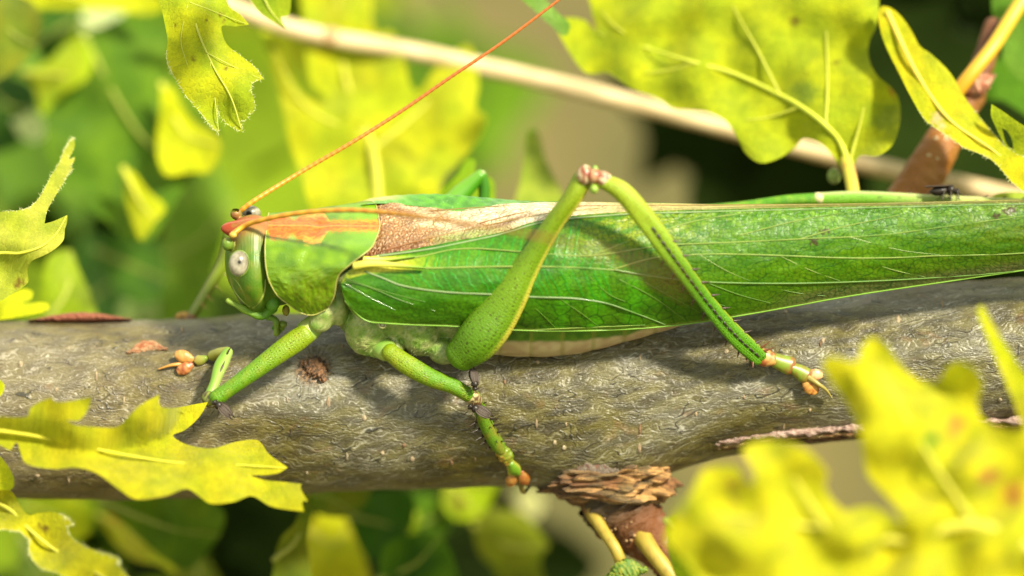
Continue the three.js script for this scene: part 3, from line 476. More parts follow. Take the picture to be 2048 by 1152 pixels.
  const back = (px, v, lift = 0) => { const py = mix(far(px), top(px), v), Z = mix(zf(px), zt(px), v), k = ss(1350, 900, px), p = BW(px, py, Z); p.y -= 0.16 * ss(785, 745, px); p.y += (0.35 * k * Math.sin(Math.PI * v) * 0.5 + 0.05 * N2(px * 0.02, v * 4) * k) + lift + 0.1 * ss(1350, 1600, px) * Math.sin(Math.PI * v); return p; };
  const backSeen = (u, v) => {
    const px = mix(720, X1, u), y = v * 90, wx = px + 12 * N2(px * 0.02, y * 0.03), wy = y + 8 * N2b(px * 0.02, y * 0.03), lowEdge = ss(0.7, 0.85, v);
    const a = cells(wx / mix(17, 9, lowEdge), wy / mix(11, 9, lowEdge)), b = cells(wx / 46, wy / 30);
    return { px, a, b, net: Math.max(ss(0.16, 0.03, a[0]) * 0.8, ss(0.07, 0.015, b[0])) };
  };
  const backMap = texture(2048, 256, (u, v) => {
    const { px, a, net } = backSeen(u, v), n = fbm2(px * 0.008, v * 3, 3);
    let c = mix3([140, 98, 56], [232, 214, 176], ss(760, 960, px - 150 * (v - 0.4) * ss(0.4, 0.8, v) + 90 * n)); c = mix3(c, [104, 60, 34], ss(0.75, 1, v) * ss(900, 780, px) * 0.8);
    c = mix3(c, [176, 168, 92], ss(1080, 1300, px) * 0.8); c = mix3(c, [130, 128, 46], ss(1350, 1650, px)); c = mix3(c, [120, 150, 60], ss(0.68, 0.9, v) * ss(840, 900, px) * ss(1050, 980, px) * 0.65);
    c = mix3(c, [106, 74, 56], Math.exp(-(((px - 1025) / 40) ** 2 + ((v - 0.72 + (px - 1025) * 0.002) / 0.1) ** 2)) * 0.8);
    c = mix3(c, [222, 204, 170], 0.5 * ss(0.2, 0.6, N2(px * 0.16, v * 14)) * ss(960, 820, px)); c = mix3(c, [132, 84, 40], net * 0.5 * ss(1500, 1100, px)); c = mix3(c, [208, 196, 120], ss(0.18, 0.05, Math.abs(v - 0.5)) * ss(1350, 1500, px) * 0.4);
    return c.map((q) => q * (0.9 + 0.2 * a[1]) * (1 + 0.1 * N2(px * 0.1, v * 20)));
  }, true);
  const backBump = texture(2048, 256, (u, v) => { const { px, a, b, net } = backSeen(u, v), h = 70 + 60 * Math.min(1, a[0]) + 40 * Math.min(1, b[0]) + 70 * net * (v > 0.7 ? 1 : 0.5) + 40 * N2(px * 0.12, v * 14); return [h, h, h]; });
  mesh('back_field', grid(420, 40, (u, v) => ({ p: back(mix(720, X1, u), v) })), PHYS({ map: backMap, bumpMap: backBump, bumpScale: 0.00016, color: GREY(), roughness: 0.36, specularIntensity: 0.9, side: THREE.DoubleSide }), wing);
  const bv = (pts, rr) => mesh('vein', tube(pts.map(([x, y]) => back(x, clamp((y - far(x)) / (top(x) - far(x)), 0.02, 0.98), 0.02)), (t) => rr * (1 - 0.5 * t), { n: 70, m: 8, color: (t) => mix3(rgb(140, 84, 38), rgb(150, 140, 62), t) }), vcMat({ roughness: 0.35, clearcoat: 0.4 }), wing);
  bv([[770, 500], [850, 482], [940, 462], [1020, 445], [1100, 430], [1200, 418]], 0.035); bv([[850, 470], [880, 440], [895, 424]], 0.025); bv([[770, 430], [880, 424], [1000, 414], [1150, 408]], 0.03); bv([[960, 452], [1040, 432], [1160, 416]], 0.03); bv([[1150, 415], [1400, 411], [1700, 409], [2040, 404]], 0.03);
  // the far wing, seen as a green strip beyond the back
  const wing2 = partGroup('forewing', cricket), up = curve([[720, 404], [745, 397], [800, 391], [880, 389], [960, 395], [1040, 401], [1130, 403], [1300, 405], [1560, 409], [2048, 402], [2300, 399]]);
  mesh('side_field', grid(240, 30, (u, v) => {
    const px = mix(722, X1, u), k = ss(1300, 900, px), q = v < 0.35 ? v / 0.35 : 1, py = mix(far(px) + 2, up(px), q), Z0 = zf(px), e = v > 0.35 ? (v - 0.35) / 0.65 : 0, p = BW(px, py, mix(Z0 + 0.1, Z0 - 0.75 * k - 0.15, q));
    p.y -= e * e * mix(3.2, 4.2, k) + 0.2 * e; p.z -= 0.9 * e * (1 - e) * 2 * k; p.y += 0.03 * Math.sin(px * 0.24) * Math.sin(q * 9) * k - 0.02 * ss(1300, 1400, px);
    return { p, uv: [u * 10, v], c: mix3(mix3(rgb(84, 150, 12), rgb(216, 206, 110), ss(830, 740, px) * ss(0.1, 0.3, v)), rgb(60, 120, 14), clamp(0.4 + N2(px * 0.03, v * 6)) * ss(780, 860, px)) };
  }), vcMat({ roughness: 0.35, clearcoat: 0.5, bumpMap: lumpBump, bumpScale: 0.00005 }), wing2);
}
// --- legs
{
  const g1 = rgb(92, 140, 6), g2 = rgb(128, 152, 10), yl = rgb(166, 160, 40), br = rgb(110, 62, 30), or = rgb(156, 108, 48), N = (t, a, p) => N3(p.x * 1.4, p.y * 1.4, p.z * 1.4);
  const limb = (name, parent, pts, w, d, color, mat = legSkin, o = {}) => mesh(name, tube(pts, w, { n: 60, m: 26, d, color, scale: 4, ...o }), mat, parent);
  const spine = (parent, a, b, r, col = rgb(52, 34, 20)) => mesh('spine', cone(a, b, r, col), spineMat, parent);
  const pad = (parent, p, q, r, c1, c2) => mesh('foot_pad', tube([p, p.clone().lerp(q, 0.5), q], (t) => r * (0.4 + 0.62 * Math.sin(Math.PI * Math.pow(clamp(t * 0.86 + 0.08), 1.3))), { n: 24, m: 18, bump: (t, a) => 1 + 0.07 * N2(t * 5 + p.x, a), d: (t) => r * 0.55 * (0.5 + 0.6 * Math.sin(Math.PI * t)), color: (t, a, P_) => mix3(c1, c2, clamp(0.4 + N3(P_.x * 3, P_.y * 3, P_.z * 3))) }), plain, parent);
  const keyed = (k) => (t) => k(t);

  // near front leg
  let L = partGroup('foreleg', cricket);
  limb('trochanter', L, [BW(650, 632, 1.9), P(626, 652, 1.35), P(606, 671, 1.5)], curve([[0, 0.4], [0.6, 0.56], [0.9, 0.56], [1, 0.42]]), 0.46, (t, a, p) => mix3(rgb(128, 164, 60), rgb(170, 180, 90), clamp(0.5 + N(t, a, p))), plain);
  limb('femur', L, [P(612, 668, 1.6), P(570, 697, 1.7), P(500, 748, 1.9), P(432, 797, 2.0)], curve([[0, 0.52], [0.12, 0.56], [0.5, 0.46], [0.85, 0.38], [1, 0.41]]), 0.42, (t, a, p) => mix3(mix3(g2, g1, ss(0, 0.7, t)), yl, 0.25 * clamp(N(t, a, p))));
  limb('knee', L, [P(430, 797, 1.9), P(422, 802, 1.8), P(416, 794, 1.6)], 0.36, 0.34, (t, a, p) => mix3(rgb(120, 130, 40), rgb(66, 42, 22), clamp(0.3 + 1.2 * N3(p.x * 4, p.y * 4, p.z * 4))), plain);
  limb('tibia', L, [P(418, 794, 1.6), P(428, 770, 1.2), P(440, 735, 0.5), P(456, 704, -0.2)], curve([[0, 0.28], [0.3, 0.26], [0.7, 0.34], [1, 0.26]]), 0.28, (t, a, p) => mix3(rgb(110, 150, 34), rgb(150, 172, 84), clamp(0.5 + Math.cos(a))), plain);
  spine(L, P(450, 715, 0.2), P(464, 690, 0.3), 0.07); for (let i = 0; i < 6; i++) { const t = i / 5; spine(L, P(444 + t * 12, 762 - t * 45, 0.9 - t), P(462 + t * 10, 758 - t * 45, 0.7 - t), 0.03, rgb(120, 110, 50)); }
  limb('ear_slit', L, [P(438, 748, 1.03), P(444, 735, 0.83), P(450, 722, 0.62)], (t) => 0.05 * Math.sin(Math.PI * clamp(t, 0.1, 0.9)), 0.03, () => rgb(60, 44, 22), plain);
  limb('tarsus', L, [P(456, 704, -0.2), P(440, 706, -0.5), P(424, 712, -0.9)], 0.27, 0.25, () => rgb(140, 140, 50), plain);
  limb('tarsus', L, [P(412, 716, -0.9), P(402, 720, -0.9), P(392, 722, -1.0)], curve([[0, 0.14], [0.3, 0.22], [0.8, 0.27], [1, 0.16]]), 0.22, (t) => mix3(rgb(120, 140, 40), rgb(170, 150, 70), t), plain);
  pad(L, P(385, 719, -0.75), P(352, 708, -0.75), 0.32, rgb(190, 130, 60), rgb(206, 156, 84)); pad(L, P(384, 729, -0.65), P(356, 744, -0.65), 0.31, rgb(186, 126, 66), rgb(150, 76, 40));
  limb('claw', L, [P(375, 728, -0.9), P(345, 730, -0.7), P(318, 738, -0.8)], (t) => 0.13 * (1 - 0.7 * t), 0.1, () => rgb(196, 140, 60), plain);

  // far front leg
  L = partGroup('foreleg', cricket);
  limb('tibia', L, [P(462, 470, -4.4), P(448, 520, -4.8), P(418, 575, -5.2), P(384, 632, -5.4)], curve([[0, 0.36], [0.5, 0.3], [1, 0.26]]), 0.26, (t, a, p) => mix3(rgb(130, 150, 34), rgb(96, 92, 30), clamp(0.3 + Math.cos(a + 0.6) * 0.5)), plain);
  for (const [x, y, l] of [[446, 545, 12], [432, 572, 14], [420, 596, 10], [408, 612, 10]]) spine(L, P(x - 6, y - 5, -5), P(x + l, y + l * 0.9, -5), 0.05, rgb(180, 150, 70));
  limb('femur', L, [P(560, 560, -3), P(510, 520, -3.8), P(462, 468, -4.4)], 0.42, 0.4, () => rgb(120, 150, 26), plain);
  pad(L, P(386, 630, -5.3), P(352, 634, -5.3), 0.24, or, rgb(206, 160, 40)); pad(L, P(390, 632, -5), P(372, 640, -5), 0.2, or, br);

  // near middle leg
  L = partGroup('middle_leg', cricket);
  limb('trochanter', L, [BW(750, 684, 2.0), P(764, 695, 1.2), P(784, 706, 1.5)], curve([[0, 0.4], [0.5, 0.56], [0.85, 0.54], [1, 0.4]]), 0.44, (t, a, p) => mix3(rgb(120, 160, 56), rgb(160, 176, 84), clamp(0.5 + N(t, a, p))), plain);
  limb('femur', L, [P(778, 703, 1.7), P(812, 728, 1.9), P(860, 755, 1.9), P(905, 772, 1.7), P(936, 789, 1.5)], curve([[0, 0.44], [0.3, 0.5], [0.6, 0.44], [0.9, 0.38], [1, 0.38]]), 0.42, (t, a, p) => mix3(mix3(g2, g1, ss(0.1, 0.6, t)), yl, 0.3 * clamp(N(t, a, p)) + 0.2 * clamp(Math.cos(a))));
  limb('knee', L, [P(932, 788, 1.5), P(944, 794, 1.4), P(952, 804, 1.2)], 0.36, 0.36, (t, a, p) => mix3(rgb(190, 176, 120), rgb(80, 52, 26), clamp(0.3 + t * 0.5 + N3(p.x * 4, p.y * 4, p.z * 4))), plain);
  limb('tibia', L, [P(950, 792, 1.2), P(966, 835, 0.2), P(984, 872, -0.5), P(1002, 900, -1.1)], curve([[0, 0.28], [0.4, 0.35], [0.9, 0.36], [1, 0.3]]), 0.32, (t, a, p) => mix3(rgb(96, 136, 22), rgb(120, 124, 34), clamp(0.4 + N(t, a, p))));
  for (const [x, y, dx, dy] of [[958, 810, 14, -6], [972, 838, 26, 0], [979, 852, 24, -4], [985, 866, 22, -4], [992, 884, 16, -2], [956, 842, -14, 10], [963, 856, -18, 10], [970, 870, -18, 12], [976, 880, -14, 10], [984, 892, -10, 8], [972, 850, 10, 6], [984, 876, 10, 10]]) spine(L, P(x, y, 0.9 - (y - 800) * 0.02), P(x + dx * 1.15, y + dy, 1.3 - (y - 800) * 0.02), 0.085, rgb(40, 26, 14));
  limb('tarsus', L, [P(1002, 898, -1.1), P(1010, 910, -1.3), P(1016, 922, -1.6)], curve([[0, 0.34], [0.5, 0.4], [1, 0.26]]), 0.3, (t, a, p) => mix3(rgb(112, 130, 28), rgb(150, 118, 40), clamp(0.3 + Math.cos(a) + N3(p.x * 4, p.y * 4, p.z * 4))), plain, { bump: (t, a) => 1 + 0.16 * N2(t * 3, a * 1.3) });
  limb('tarsus', L, [P(1020, 925, -1.6), P(1026, 935, -1.8), P(1032, 944, -2.1)], curve([[0, 0.22], [0.7, 0.36], [1, 0.24]]), 0.28, (t, a) => mix3(rgb(96, 136, 20), rgb(150, 150, 50), clamp(0.4 + Math.cos(a * 2))), plain, { bump: (t, a) => 1 + 0.2 * ss(0.5, 0.9, t) * Math.cos(3 * a) });
  pad(L, P(1042, 944, -2.1), P(1052, 968, -2.6), 0.3, or, rgb(150, 74, 24)); pad(L, P(1026, 946, -2.1), P(1020, 972, -2.6), 0.28, rgb(180, 130, 60), rgb(150, 90, 40));
  limb('claw', L, [P(1038, 955, -3), P(1042, 972, -3.2), P(1048, 985, -3.6), P(1058, 976, -4)], (t) => 0.16 * (1 - 0.6 * t), 0.13, () => rgb(110, 96, 40), plain);
  // far middle leg: only its knee rises beyond the wings
  L = partGroup('middle_leg', cricket);
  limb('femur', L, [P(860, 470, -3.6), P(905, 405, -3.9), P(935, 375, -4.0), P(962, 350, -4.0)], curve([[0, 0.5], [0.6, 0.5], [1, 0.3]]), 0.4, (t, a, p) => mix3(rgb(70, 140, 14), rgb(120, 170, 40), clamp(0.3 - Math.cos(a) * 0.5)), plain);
  limb('tibia', L, [P(962, 350, -4.0), P(968, 375, -4.2), P(966, 420, -4.4)], 0.3, 0.3, () => rgb(60, 120, 20), plain);
  mesh('knee', ball(P(963, 347, -3.9), [0.2, 0.16, 0.2], rgb(196, 196, 150)), plain, L);

  // near hind leg
  L = partGroup('hind_leg', cricket);
  const keel = (t, a) => ss(0.86, 0.99, Math.cos(a - 0.2));
  limb('femur', L, [P(920, 712, 2.4), P(955, 680, 3.0), P(992, 632, 3.3), P(1030, 572, 3.8), P(1066, 512, 4.2), P(1108, 445, 4.8), P(1146, 394, 5.3), P(1164, 362, 5.4)], curve([[0, 0.82], [0.1, 1.06], [0.22, 1.1], [0.38, 0.9], [0.52, 0.64], [0.68, 0.49], [0.88, 0.45], [1, 0.48]]), curve([[0, 0.55], [0.2, 0.75], [0.5, 0.5], [1, 0.4]]),
    (t, a, p) => { const c = mix3(mix3(rgb(88, 130, 10), rgb(108, 144, 10), ss(0.1, 0.5, t)), rgb(134, 156, 14), ss(0.6, 1, t)), chev = ss(0.25, 0.0, Math.abs(Math.sin(t * 120 + 6 * Math.abs(a - 0.9)))) * ss(0.5, 0.35, t) * ss(0.05, 0.12, t) * ss(0.2, 0.35, a) * ss(1.5, 1.35, a); return mix3(mix3(c, rgb(46, 84, 8), chev * 0.75), rgb(200, 186, 66), keel(t, a) * ss(0.06, 0.25, t) * 0.8); }, legSkin, { n: 140, m: 64, cap: 10, round: 1.1, bump: (t, a) => 1 + 0.05 * Math.cos(4 * (a - 0.2)) * ss(0.25, 0.5, t) + 0.035 * ss(0.9, 1, Math.cos(a - 1.15)) - 0.03 * ss(0.93, 1, Math.cos(a - 0.75)) });
  mesh('knee', mergeGeometries([ball(P(1170, 350, 5.7), [0.42, 0.5, 0.45], (p) => mix3(rgb(206, 186, 146), rgb(130, 62, 30), clamp(0.5 + 1.6 * N3(p.x * 3, p.y * 3, p.z * 3)))), ball(P(1206, 358, 5.8), [0.44, 0.4, 0.42], (p) => mix3(rgb(206, 186, 150), rgb(130, 60, 28), clamp(0.45 + 1.6 * N3(p.x * 3, p.y * 3, p.z * 3)))), ball(P(1188, 352, 5.9), [0.42, 0.36, 0.36], (p) => mix3(rgb(180, 140, 100), rgb(140, 56, 24), clamp(0.5 + 1.6 * N3(p.x * 3, p.y * 3, p.z * 3)))), ball(P(1188, 378, 5.9), [0.22, 0.24, 0.3], rgb(140, 170, 60)), ball(P(1190, 338, 5.3), [0.16, 0.18, 0.2], rgb(130, 160, 60))]), plain, L);
  const tib = [P(1200, 360, 5.7), P(1240, 380, 5.8), P(1285, 430, 5.5), P(1345, 512, 4.7), P(1415, 606, 3.0), P(1470, 670, 1.9), P(1518, 714, 0.8)], tc = new THREE.CatmullRomCurve3(tib, false, 'centripetal');
  limb('tibia', L, tib, curve([[0, 0.36], [0.12, 0.5], [0.3, 0.52], [0.6, 0.42], [0.9, 0.48], [1, 0.44]]), curve([[0, 0.4], [1, 0.36]]), (t, a, p) => mix3(mix3(rgb(150, 172, 30), rgb(84, 140, 16), ss(0.1, 0.6, t)), rgb(190, 186, 60), ss(0.6, 1, -Math.cos(a)) * 0.4), legSkin, { n: 120, m: 48, bump: (t, a) => 1 + 0.12 * Math.cos(4 * (a - 0.6)) * ss(0.08, 0.3, t) });
  for (let i = 0; i < 22; i++) { const t = 0.28 + 0.7 * (i / 21), p = tc.getPointAt(t), q = tc.getTangentAt(t), o = BACK.clone().multiplyScalar(0.36); spine(L, p.clone().add(o).addScaledVector(q, -0.1), p.clone().add(o).addScaledVector(q, 0.3).addScaledVector(BACK, 0.1), 0.08, rgb(36, 20, 12)); }
  for (let i = 0; i < 18; i++) { const t = 0.36 + 0.62 * (i / 17), p = tc.getPointAt(t), q = tc.getTangentAt(t), b = q.clone().cross(BACK).normalize(), s = i % 2 ? 1 : -1, a = p.clone().addScaledVector(b, s * 0.4); spine(L, a, a.clone().addScaledVector(b, s * 0.36).addScaledVector(q, 0.26), 0.075 + 0.02 * (i === 9), rgb(60, 38, 22)); }
  for (const [x, y, dx, dy] of [[1518, 698, 24, -16], [1524, 704, 26, -10], [1506, 716, 0, 20], [1496, 712, -6, 12]]) spine(L, P(x, y, 1.0), P(x + dx, y + dy, 1.3), 0.08, rgb(120, 70, 40));
  const red = (t, a, p) => mix3(rgb(122, 146, 40), rgb(140, 88, 44), clamp(0.1 + 0.8 * Math.pow(Math.abs(2 * t - 1), 3) + 0.5 * N3(p.x * 3, p.y * 3, p.z * 3)));
  limb('tarsus', L, [P(1516, 712, 0.7), P(1532, 716, 0.6), P(1544, 720, 0.5)], curve([[0, 0.4], [0.5, 0.46], [1, 0.34]]), 0.38, (t, a, p) => mix3(rgb(150, 80, 40), rgb(196, 150, 80), clamp(0.4 + N3(p.x * 3, p.y * 3, p.z * 3))), plain);
  limb('tarsus', L, [P(1540, 716, 0.5), P(1558, 724, 0.4), P(1580, 732, 0.3)], curve([[0, 0.32], [0.5, 0.4], [1, 0.48]]), 0.36, red, plain);
  limb('tarsus', L, [P(1580, 734, 0.3), P(1596, 742, 0.25), P(1612, 752, 0.2)], curve([[0, 0.26], [0.6, 0.38], [1, 0.42]]), 0.34, red, plain);
  pad(L, P(1608, 758, 0.2), P(1632, 784, 0.15), 0.40, rgb(206, 150, 70), rgb(160, 84, 30)); pad(L, P(1612, 748, 0.2), P(1644, 750, 0.2), 0.28, rgb(206, 170, 120), rgb(190, 130, 90));
  limb('claw', L, [P(1616, 754, 0.4), P(1636, 768, 0.5), P(1652, 780, 0.3), P(1662, 794, 0)], (t) => 0.15 * (1 - 0.7 * t), 0.12, () => rgb(150, 136, 60), plain);
  // far hind leg lies along the far edge of the wings
  L = partGroup('hind_leg', cricket);
  limb('femur', L, [P(1380, 428, -3.4), P(1480, 416, -3.2), P(1570, 402, -3.0), P(1636, 398, -2.9)], curve([[0, 0.4], [0.6, 0.3], [1, 0.32]]), 0.35, (t, a, p) => mix3(rgb(84, 146, 14), rgb(120, 166, 30), clamp(N(t, a, p))));
  limb('knee', L, [P(1634, 396, -2.85), P(1640, 397, -2.85)], 0.3, 0.34, () => rgb(206, 196, 140), plain);
  const ft = [P(1640, 398, -2.9), P(1720, 396, -2.9), P(1850, 400, -3.0), P(2048, 408, -3.1), P(2260, 424, -3.2)], fc = new THREE.CatmullRomCurve3(ft);
  limb('tibia', L, ft, curve([[0, 0.33], [0.1, 0.36], [0.4, 0.28], [1, 0.22]]), 0.3, (t, a, p) => mix3(mix3(rgb(110, 166, 24), rgb(166, 186, 90), ss(0.15, 0.4, t)), rgb(210, 214, 150), ss(0.3, 0.9, -Math.cos(a)) * 0.6));
  for (let i = 0; i < 14; i++) { const t = 0.16 + 0.8 * (i / 13), p = fc.getPointAt(t), q = fc.getTangentAt(t), b = UPV, a = p.clone().addScaledVector(b, 0.26); spine(L, a, a.clone().addScaledVector(b, 0.16).addScaledVector(q, 0.24), 0.045, rgb(70, 44, 30)); const c = p.clone().addScaledVector(BACK, 0.26).addScaledVector(q, 0.4); spine(L, c, c.clone().addScaledVector(b, 0.12).addScaledVector(q, 0.2).addScaledVector(BACK, 0.05), 0.04, rgb(60, 36, 22)); }
}

// ---------------------------------------------------------------- small flies
{
  const dark = PHYS({ color: new THREE.Color(...rgb(38, 30, 22)), roughness: 0.4, specularIntensity: 0.6 }), wingM = PHYS({ color: new THREE.Color(...rgb(70, 58, 48)), roughness: 0.5, specularIntensity: 0.5, side: THREE.DoubleSide }), legM = PHYS({ color: new THREE.Color(...rgb(60, 46, 24)), roughness: 0.5 });
  const L3 = (x, y, z) => V3(x, y, z);
  function makeFly() {                                                      // built along +x (head) with its back up, mm, at the feet
    const t = new THREE.Group(); t.name = numbered('fly'); scene.add(t);
    const put = (n, g, m, par = t) => { g.scale(MM, MM, MM); const o = new THREE.Mesh(g, m); o.name = n; o.castShadow = o.receiveShadow = true; par.add(o); return o; };
    const prof = curve([[0, 0.05], [0.12, 0.17], [0.4, 0.2], [0.55, 0.13], [0.62, 0.22], [0.76, 0.23], [0.82, 0.09], [0.9, 0.17], [1, 0.06]]);
    put('body', tube([L3(-0.62, 0.3, 0), L3(-0.2, 0.34, 0), L3(0.2, 0.42, 0), L3(0.55, 0.36, 0), L3(0.66, 0.28, 0)], prof, { n: 50, m: 16 }).deleteAttribute('uv'), dark);
    for (const s of [-1, 1]) {
      put('eye', new THREE.SphereGeometry(0.1, 12, 8).scale(0.8, 1, 0.7).translate(0.6, 0.34, 0.12 * s), dark);
      put('wing', grid(16, 10, (u, v) => ({ p: L3(0.3 - 1.15 * u, 0.62 - 0.1 * u - 0.08 * (v - 0.5) ** 2 + 0.03 * Math.sin(v * 14), s * (0.02 + (v - 0.3) * 0.36 * Math.sin(Math.PI * Math.pow(clamp(u, 0.05, 0.97), 0.7)) + 0.06)) })), wingM);
      for (let k = 0; k < 3; k++) { const x = 0.1 + 0.17 * k; put('leg', tube([L3(x, 0.32, 0.1 * s), L3(x + 0.1 * (k - 1), 0.38, 0.32 * s), L3(x + 0.22 * (k - 1), 0.0, 0.46 * s)], 0.025, { n: 10, m: 6 }), legM); }
      put('feeler', tube([L3(0.64, 0.3, 0.05 * s), L3(0.8, 0.26, 0.09 * s), L3(0.86, 0.16, 0.1 * s)], 0.016, { n: 8, m: 6 }), legM);
    }
    return t;
  }
  const proto = makeFly(), spots = [                                        // [head px, tail px, z, which way its back faces, size, label]
    [[1920, 384], [1862, 382], -2.2, V2W(0.05, 1, 0.1), 1.12, 'dark winged fly perched on the far hind shin above the wings'],
    [[954, 784], [944, 738], 2.3, V2W(0.7, 0, 0.8), 1.0, 'dark fly sitting head down on top of the middle knee'],
    [[934, 808], [980, 834], 2.2, V2W(0.1, 0.5, 0.9), 1.0, 'dark fly clinging below the middle knee with its wings over the shin'],
    [[424, 798], [462, 834], 2.5, V2W(0.3, 0.3, 0.9), 0.98, 'dark fly hanging from the front knee beside the yellow leaf tip'],
  ];
  spots.forEach(([h, tl, z, up, s, label], i) => {
    const f = i ? proto.clone() : proto; if (i) { f.name = numbered('fly'); scene.add(f); }
    const a = P(h[0], h[1], z), b = P(tl[0], tl[1], z), x = a.clone().sub(b), len = x.length(); x.normalize();
    const y = up.clone().addScaledVector(x, -up.dot(x)).normalize(), w = x.clone().cross(y);
    f.matrix.makeBasis(x, y, w); f.quaternion.setFromRotationMatrix(f.matrix); f.scale.setScalar((len / 1.45) * s);
    f.position.copy(toScene(a.clone().lerp(b, 0.55).addScaledVector(y, -0.38)));
    tag(f, label, 'fly');
  });
}

// ---------------------------------------------------------------- leaves
TONE = 1;
const leafMap = texture(1024, 1024, (u, v) => {
  const x = u * 10, y = v * 10, w = 0.3 * N2(x * 2, y * 2), e = cells(x * 4 + w, y * 4 + w), e2 = cells(x * 14, y * 14), n = fbm2(x * 0.8, y * 0.8, 4), ve = ss(0.12, 0.02, e[0]), e3 = cells(x * 1.3 + w * 2, y * 1.3 - w * 2), v3 = ss(0.05, 0.01, e3[0]);
  const m = 228 + 22 * n + 16 * (e2[1] - 0.5) + 12 * ve + 12 * v3; return [m + 8 * n + 6 * v3, m, m * 0.85 + 20 * ve + 40 * v3];
}, true);
const leafBump = texture(1024, 1024, (u, v) => { const x = u * 10, y = v * 10, w = 0.3 * N2(x * 2, y * 2), e = cells(x * 4 + w, y * 4 + w), e2 = cells(x * 14, y * 14), h = 100 + 60 * ss(0.25, 0.02, e[0]) + 40 * Math.min(1, e2[0]) + 40 * N2(x * 4, y * 4); return [h, h, h]; });
const leafMat = vcMat({ map: leafMap, bumpMap: leafBump, bumpScale: 0.00006, roughness: 0.96, transmission: 0.42, specularIntensity: 0.25 }), shadeMat = vcMat({ map: leafMap, roughness: 1, transmission: 0.25, specularIntensity: 0.1 });
const ribMat = vcMat({ roughness: 0.7, transmission: 0.2 });
const YEL = rgb(184, 184, 6), YG = rgb(150, 172, 10), GRN = rgb(84, 118, 16), DGR = rgb(48, 82, 10), DARK = rgb(14, 22, 4), OLV = rgb(112, 116, 16), PALE = rgb(196, 204, 150);
// outline points [px, py] are smoothed, [px, py, 1] are sharp tips
function outlineOf(pts, step) {
  const n = pts.length, first = Math.max(0, pts.findIndex((p) => p[2])), q = [...pts.slice(first), ...pts.slice(0, first + 1)], out = [];
  let run = [q[0]];
  const flush = () => { if (run.length < 2) return; const c = new THREE.CatmullRomCurve3(run.map((p) => V3(p[0], p[1], 0)), false, 'centripetal'), k = Math.max(2, Math.round(c.getLength() / step)); for (const p of c.getPoints(k).slice(0, -1)) out.push([p.x, p.y]); };
  for (let i = 1; i < q.length; i++) { run.push(q[i]); if (q[i][2]) { flush(); run = [q[i]]; } }
  flush(); return out.filter((p, i) => { const o = out[(i + 1) % out.length]; return Math.hypot(p[0] - o[0], p[1] - o[1]) > 0.3; });
}
// o: pts, z0 (mm towards the lens at the middle), gx, gy (slope, mm of depth per mm right / up), curl, wave, col, col2, spots, step
function blade(o) {
  const step = o.step ?? 8, ring = outlineOf(o.pts, step), shape = new THREE.Shape(ring.map((p) => new THREE.Vector2(p[0], p[1])));
  if (o.hole) shape.holes.push(new THREE.Path(outlineOf(o.hole, step).map((p) => new THREE.Vector2(p[0], p[1]))));
  let g = new THREE.ShapeGeometry(shape, 1); g.deleteAttribute('normal'); g.deleteAttribute('uv');
  g = new TessellateModifier(step * 2.2, 12).modify(g); g = mergeVertices(g, 0.01);
  const q = g.attributes.position, zf = depth(o), col = [], uv = [], e1 = P(o.cx + 40, o.cy, zf(o.cx + 40, o.cy, 1)).sub(P(o.cx, o.cy, zf(o.cx, o.cy, 1))).normalize(), up = P(o.cx, o.cy - 40, zf(o.cx, o.cy - 40, 1)).sub(P(o.cx, o.cy, zf(o.cx, o.cy, 1))), e2 = up.addScaledVector(e1, -up.dot(e1)).normalize();
  for (let i = 0; i < q.count; i++) {
    const px = q.getX(i), py = q.getY(i), p = P(px, py, zf(px, py)); q.setXYZ(i, p.x, p.y, p.z); uv.push(p.dot(e1) / 12, p.dot(e2) / 12);
    let c = mix3(o.col, o.col2 ?? o.col, clamp(0.5 + 0.9 * N2(px * 0.009 + o.cx, py * 0.009))).map((k, i) => k * [1.05, 1.11, 1][i]);
    c = c.map((k) => k * (1 + 0.09 * N2b(px * 0.03, py * 0.03 + o.cy)));
    for (const [x, y, r, b] of o.spots ?? []) { const d = Math.hypot(px - x, (py - y)) + 0.35 * r * N2(px * 0.08, py * 0.08); c = mix3(c, b ?? rgb(92, 62, 20), ss(r, r * 0.5, d) * 0.85); }
    col.push(...c);
  }
  g.setAttribute('color', new THREE.Float32BufferAttribute(col, 3)); g.setAttribute('uv', new THREE.Float32BufferAttribute(uv, 2)); g.computeVertexNormals(); return g;
}
function depth(o) {
  if (o.cx === undefined) { const xs = o.pts.map((p) => p[0]), ys = o.pts.map((p) => p[1]); o.cx = (Math.min(...xs) + Math.max(...xs)) / 2; o.cy = (Math.min(...ys) + Math.max(...ys)) / 2; }
  return (px, py, flat) => { const x = (px - o.cx) / S, y = (o.cy - py) / S; if (flat) return o.z0 + (o.gx ?? 0) * x + (o.gy ?? 0) * y; const n = N2(px * 0.006 + o.cx, py * 0.006) * (o.wave ?? 0.3); return o.z0 + (o.gx ?? 0) * x + (o.gy ?? 0) * y + (o.curl ?? 0) * (x * x + y * y) * 0.1 + (o.bend ? o.bend(px, py) : 0) + n; };
}
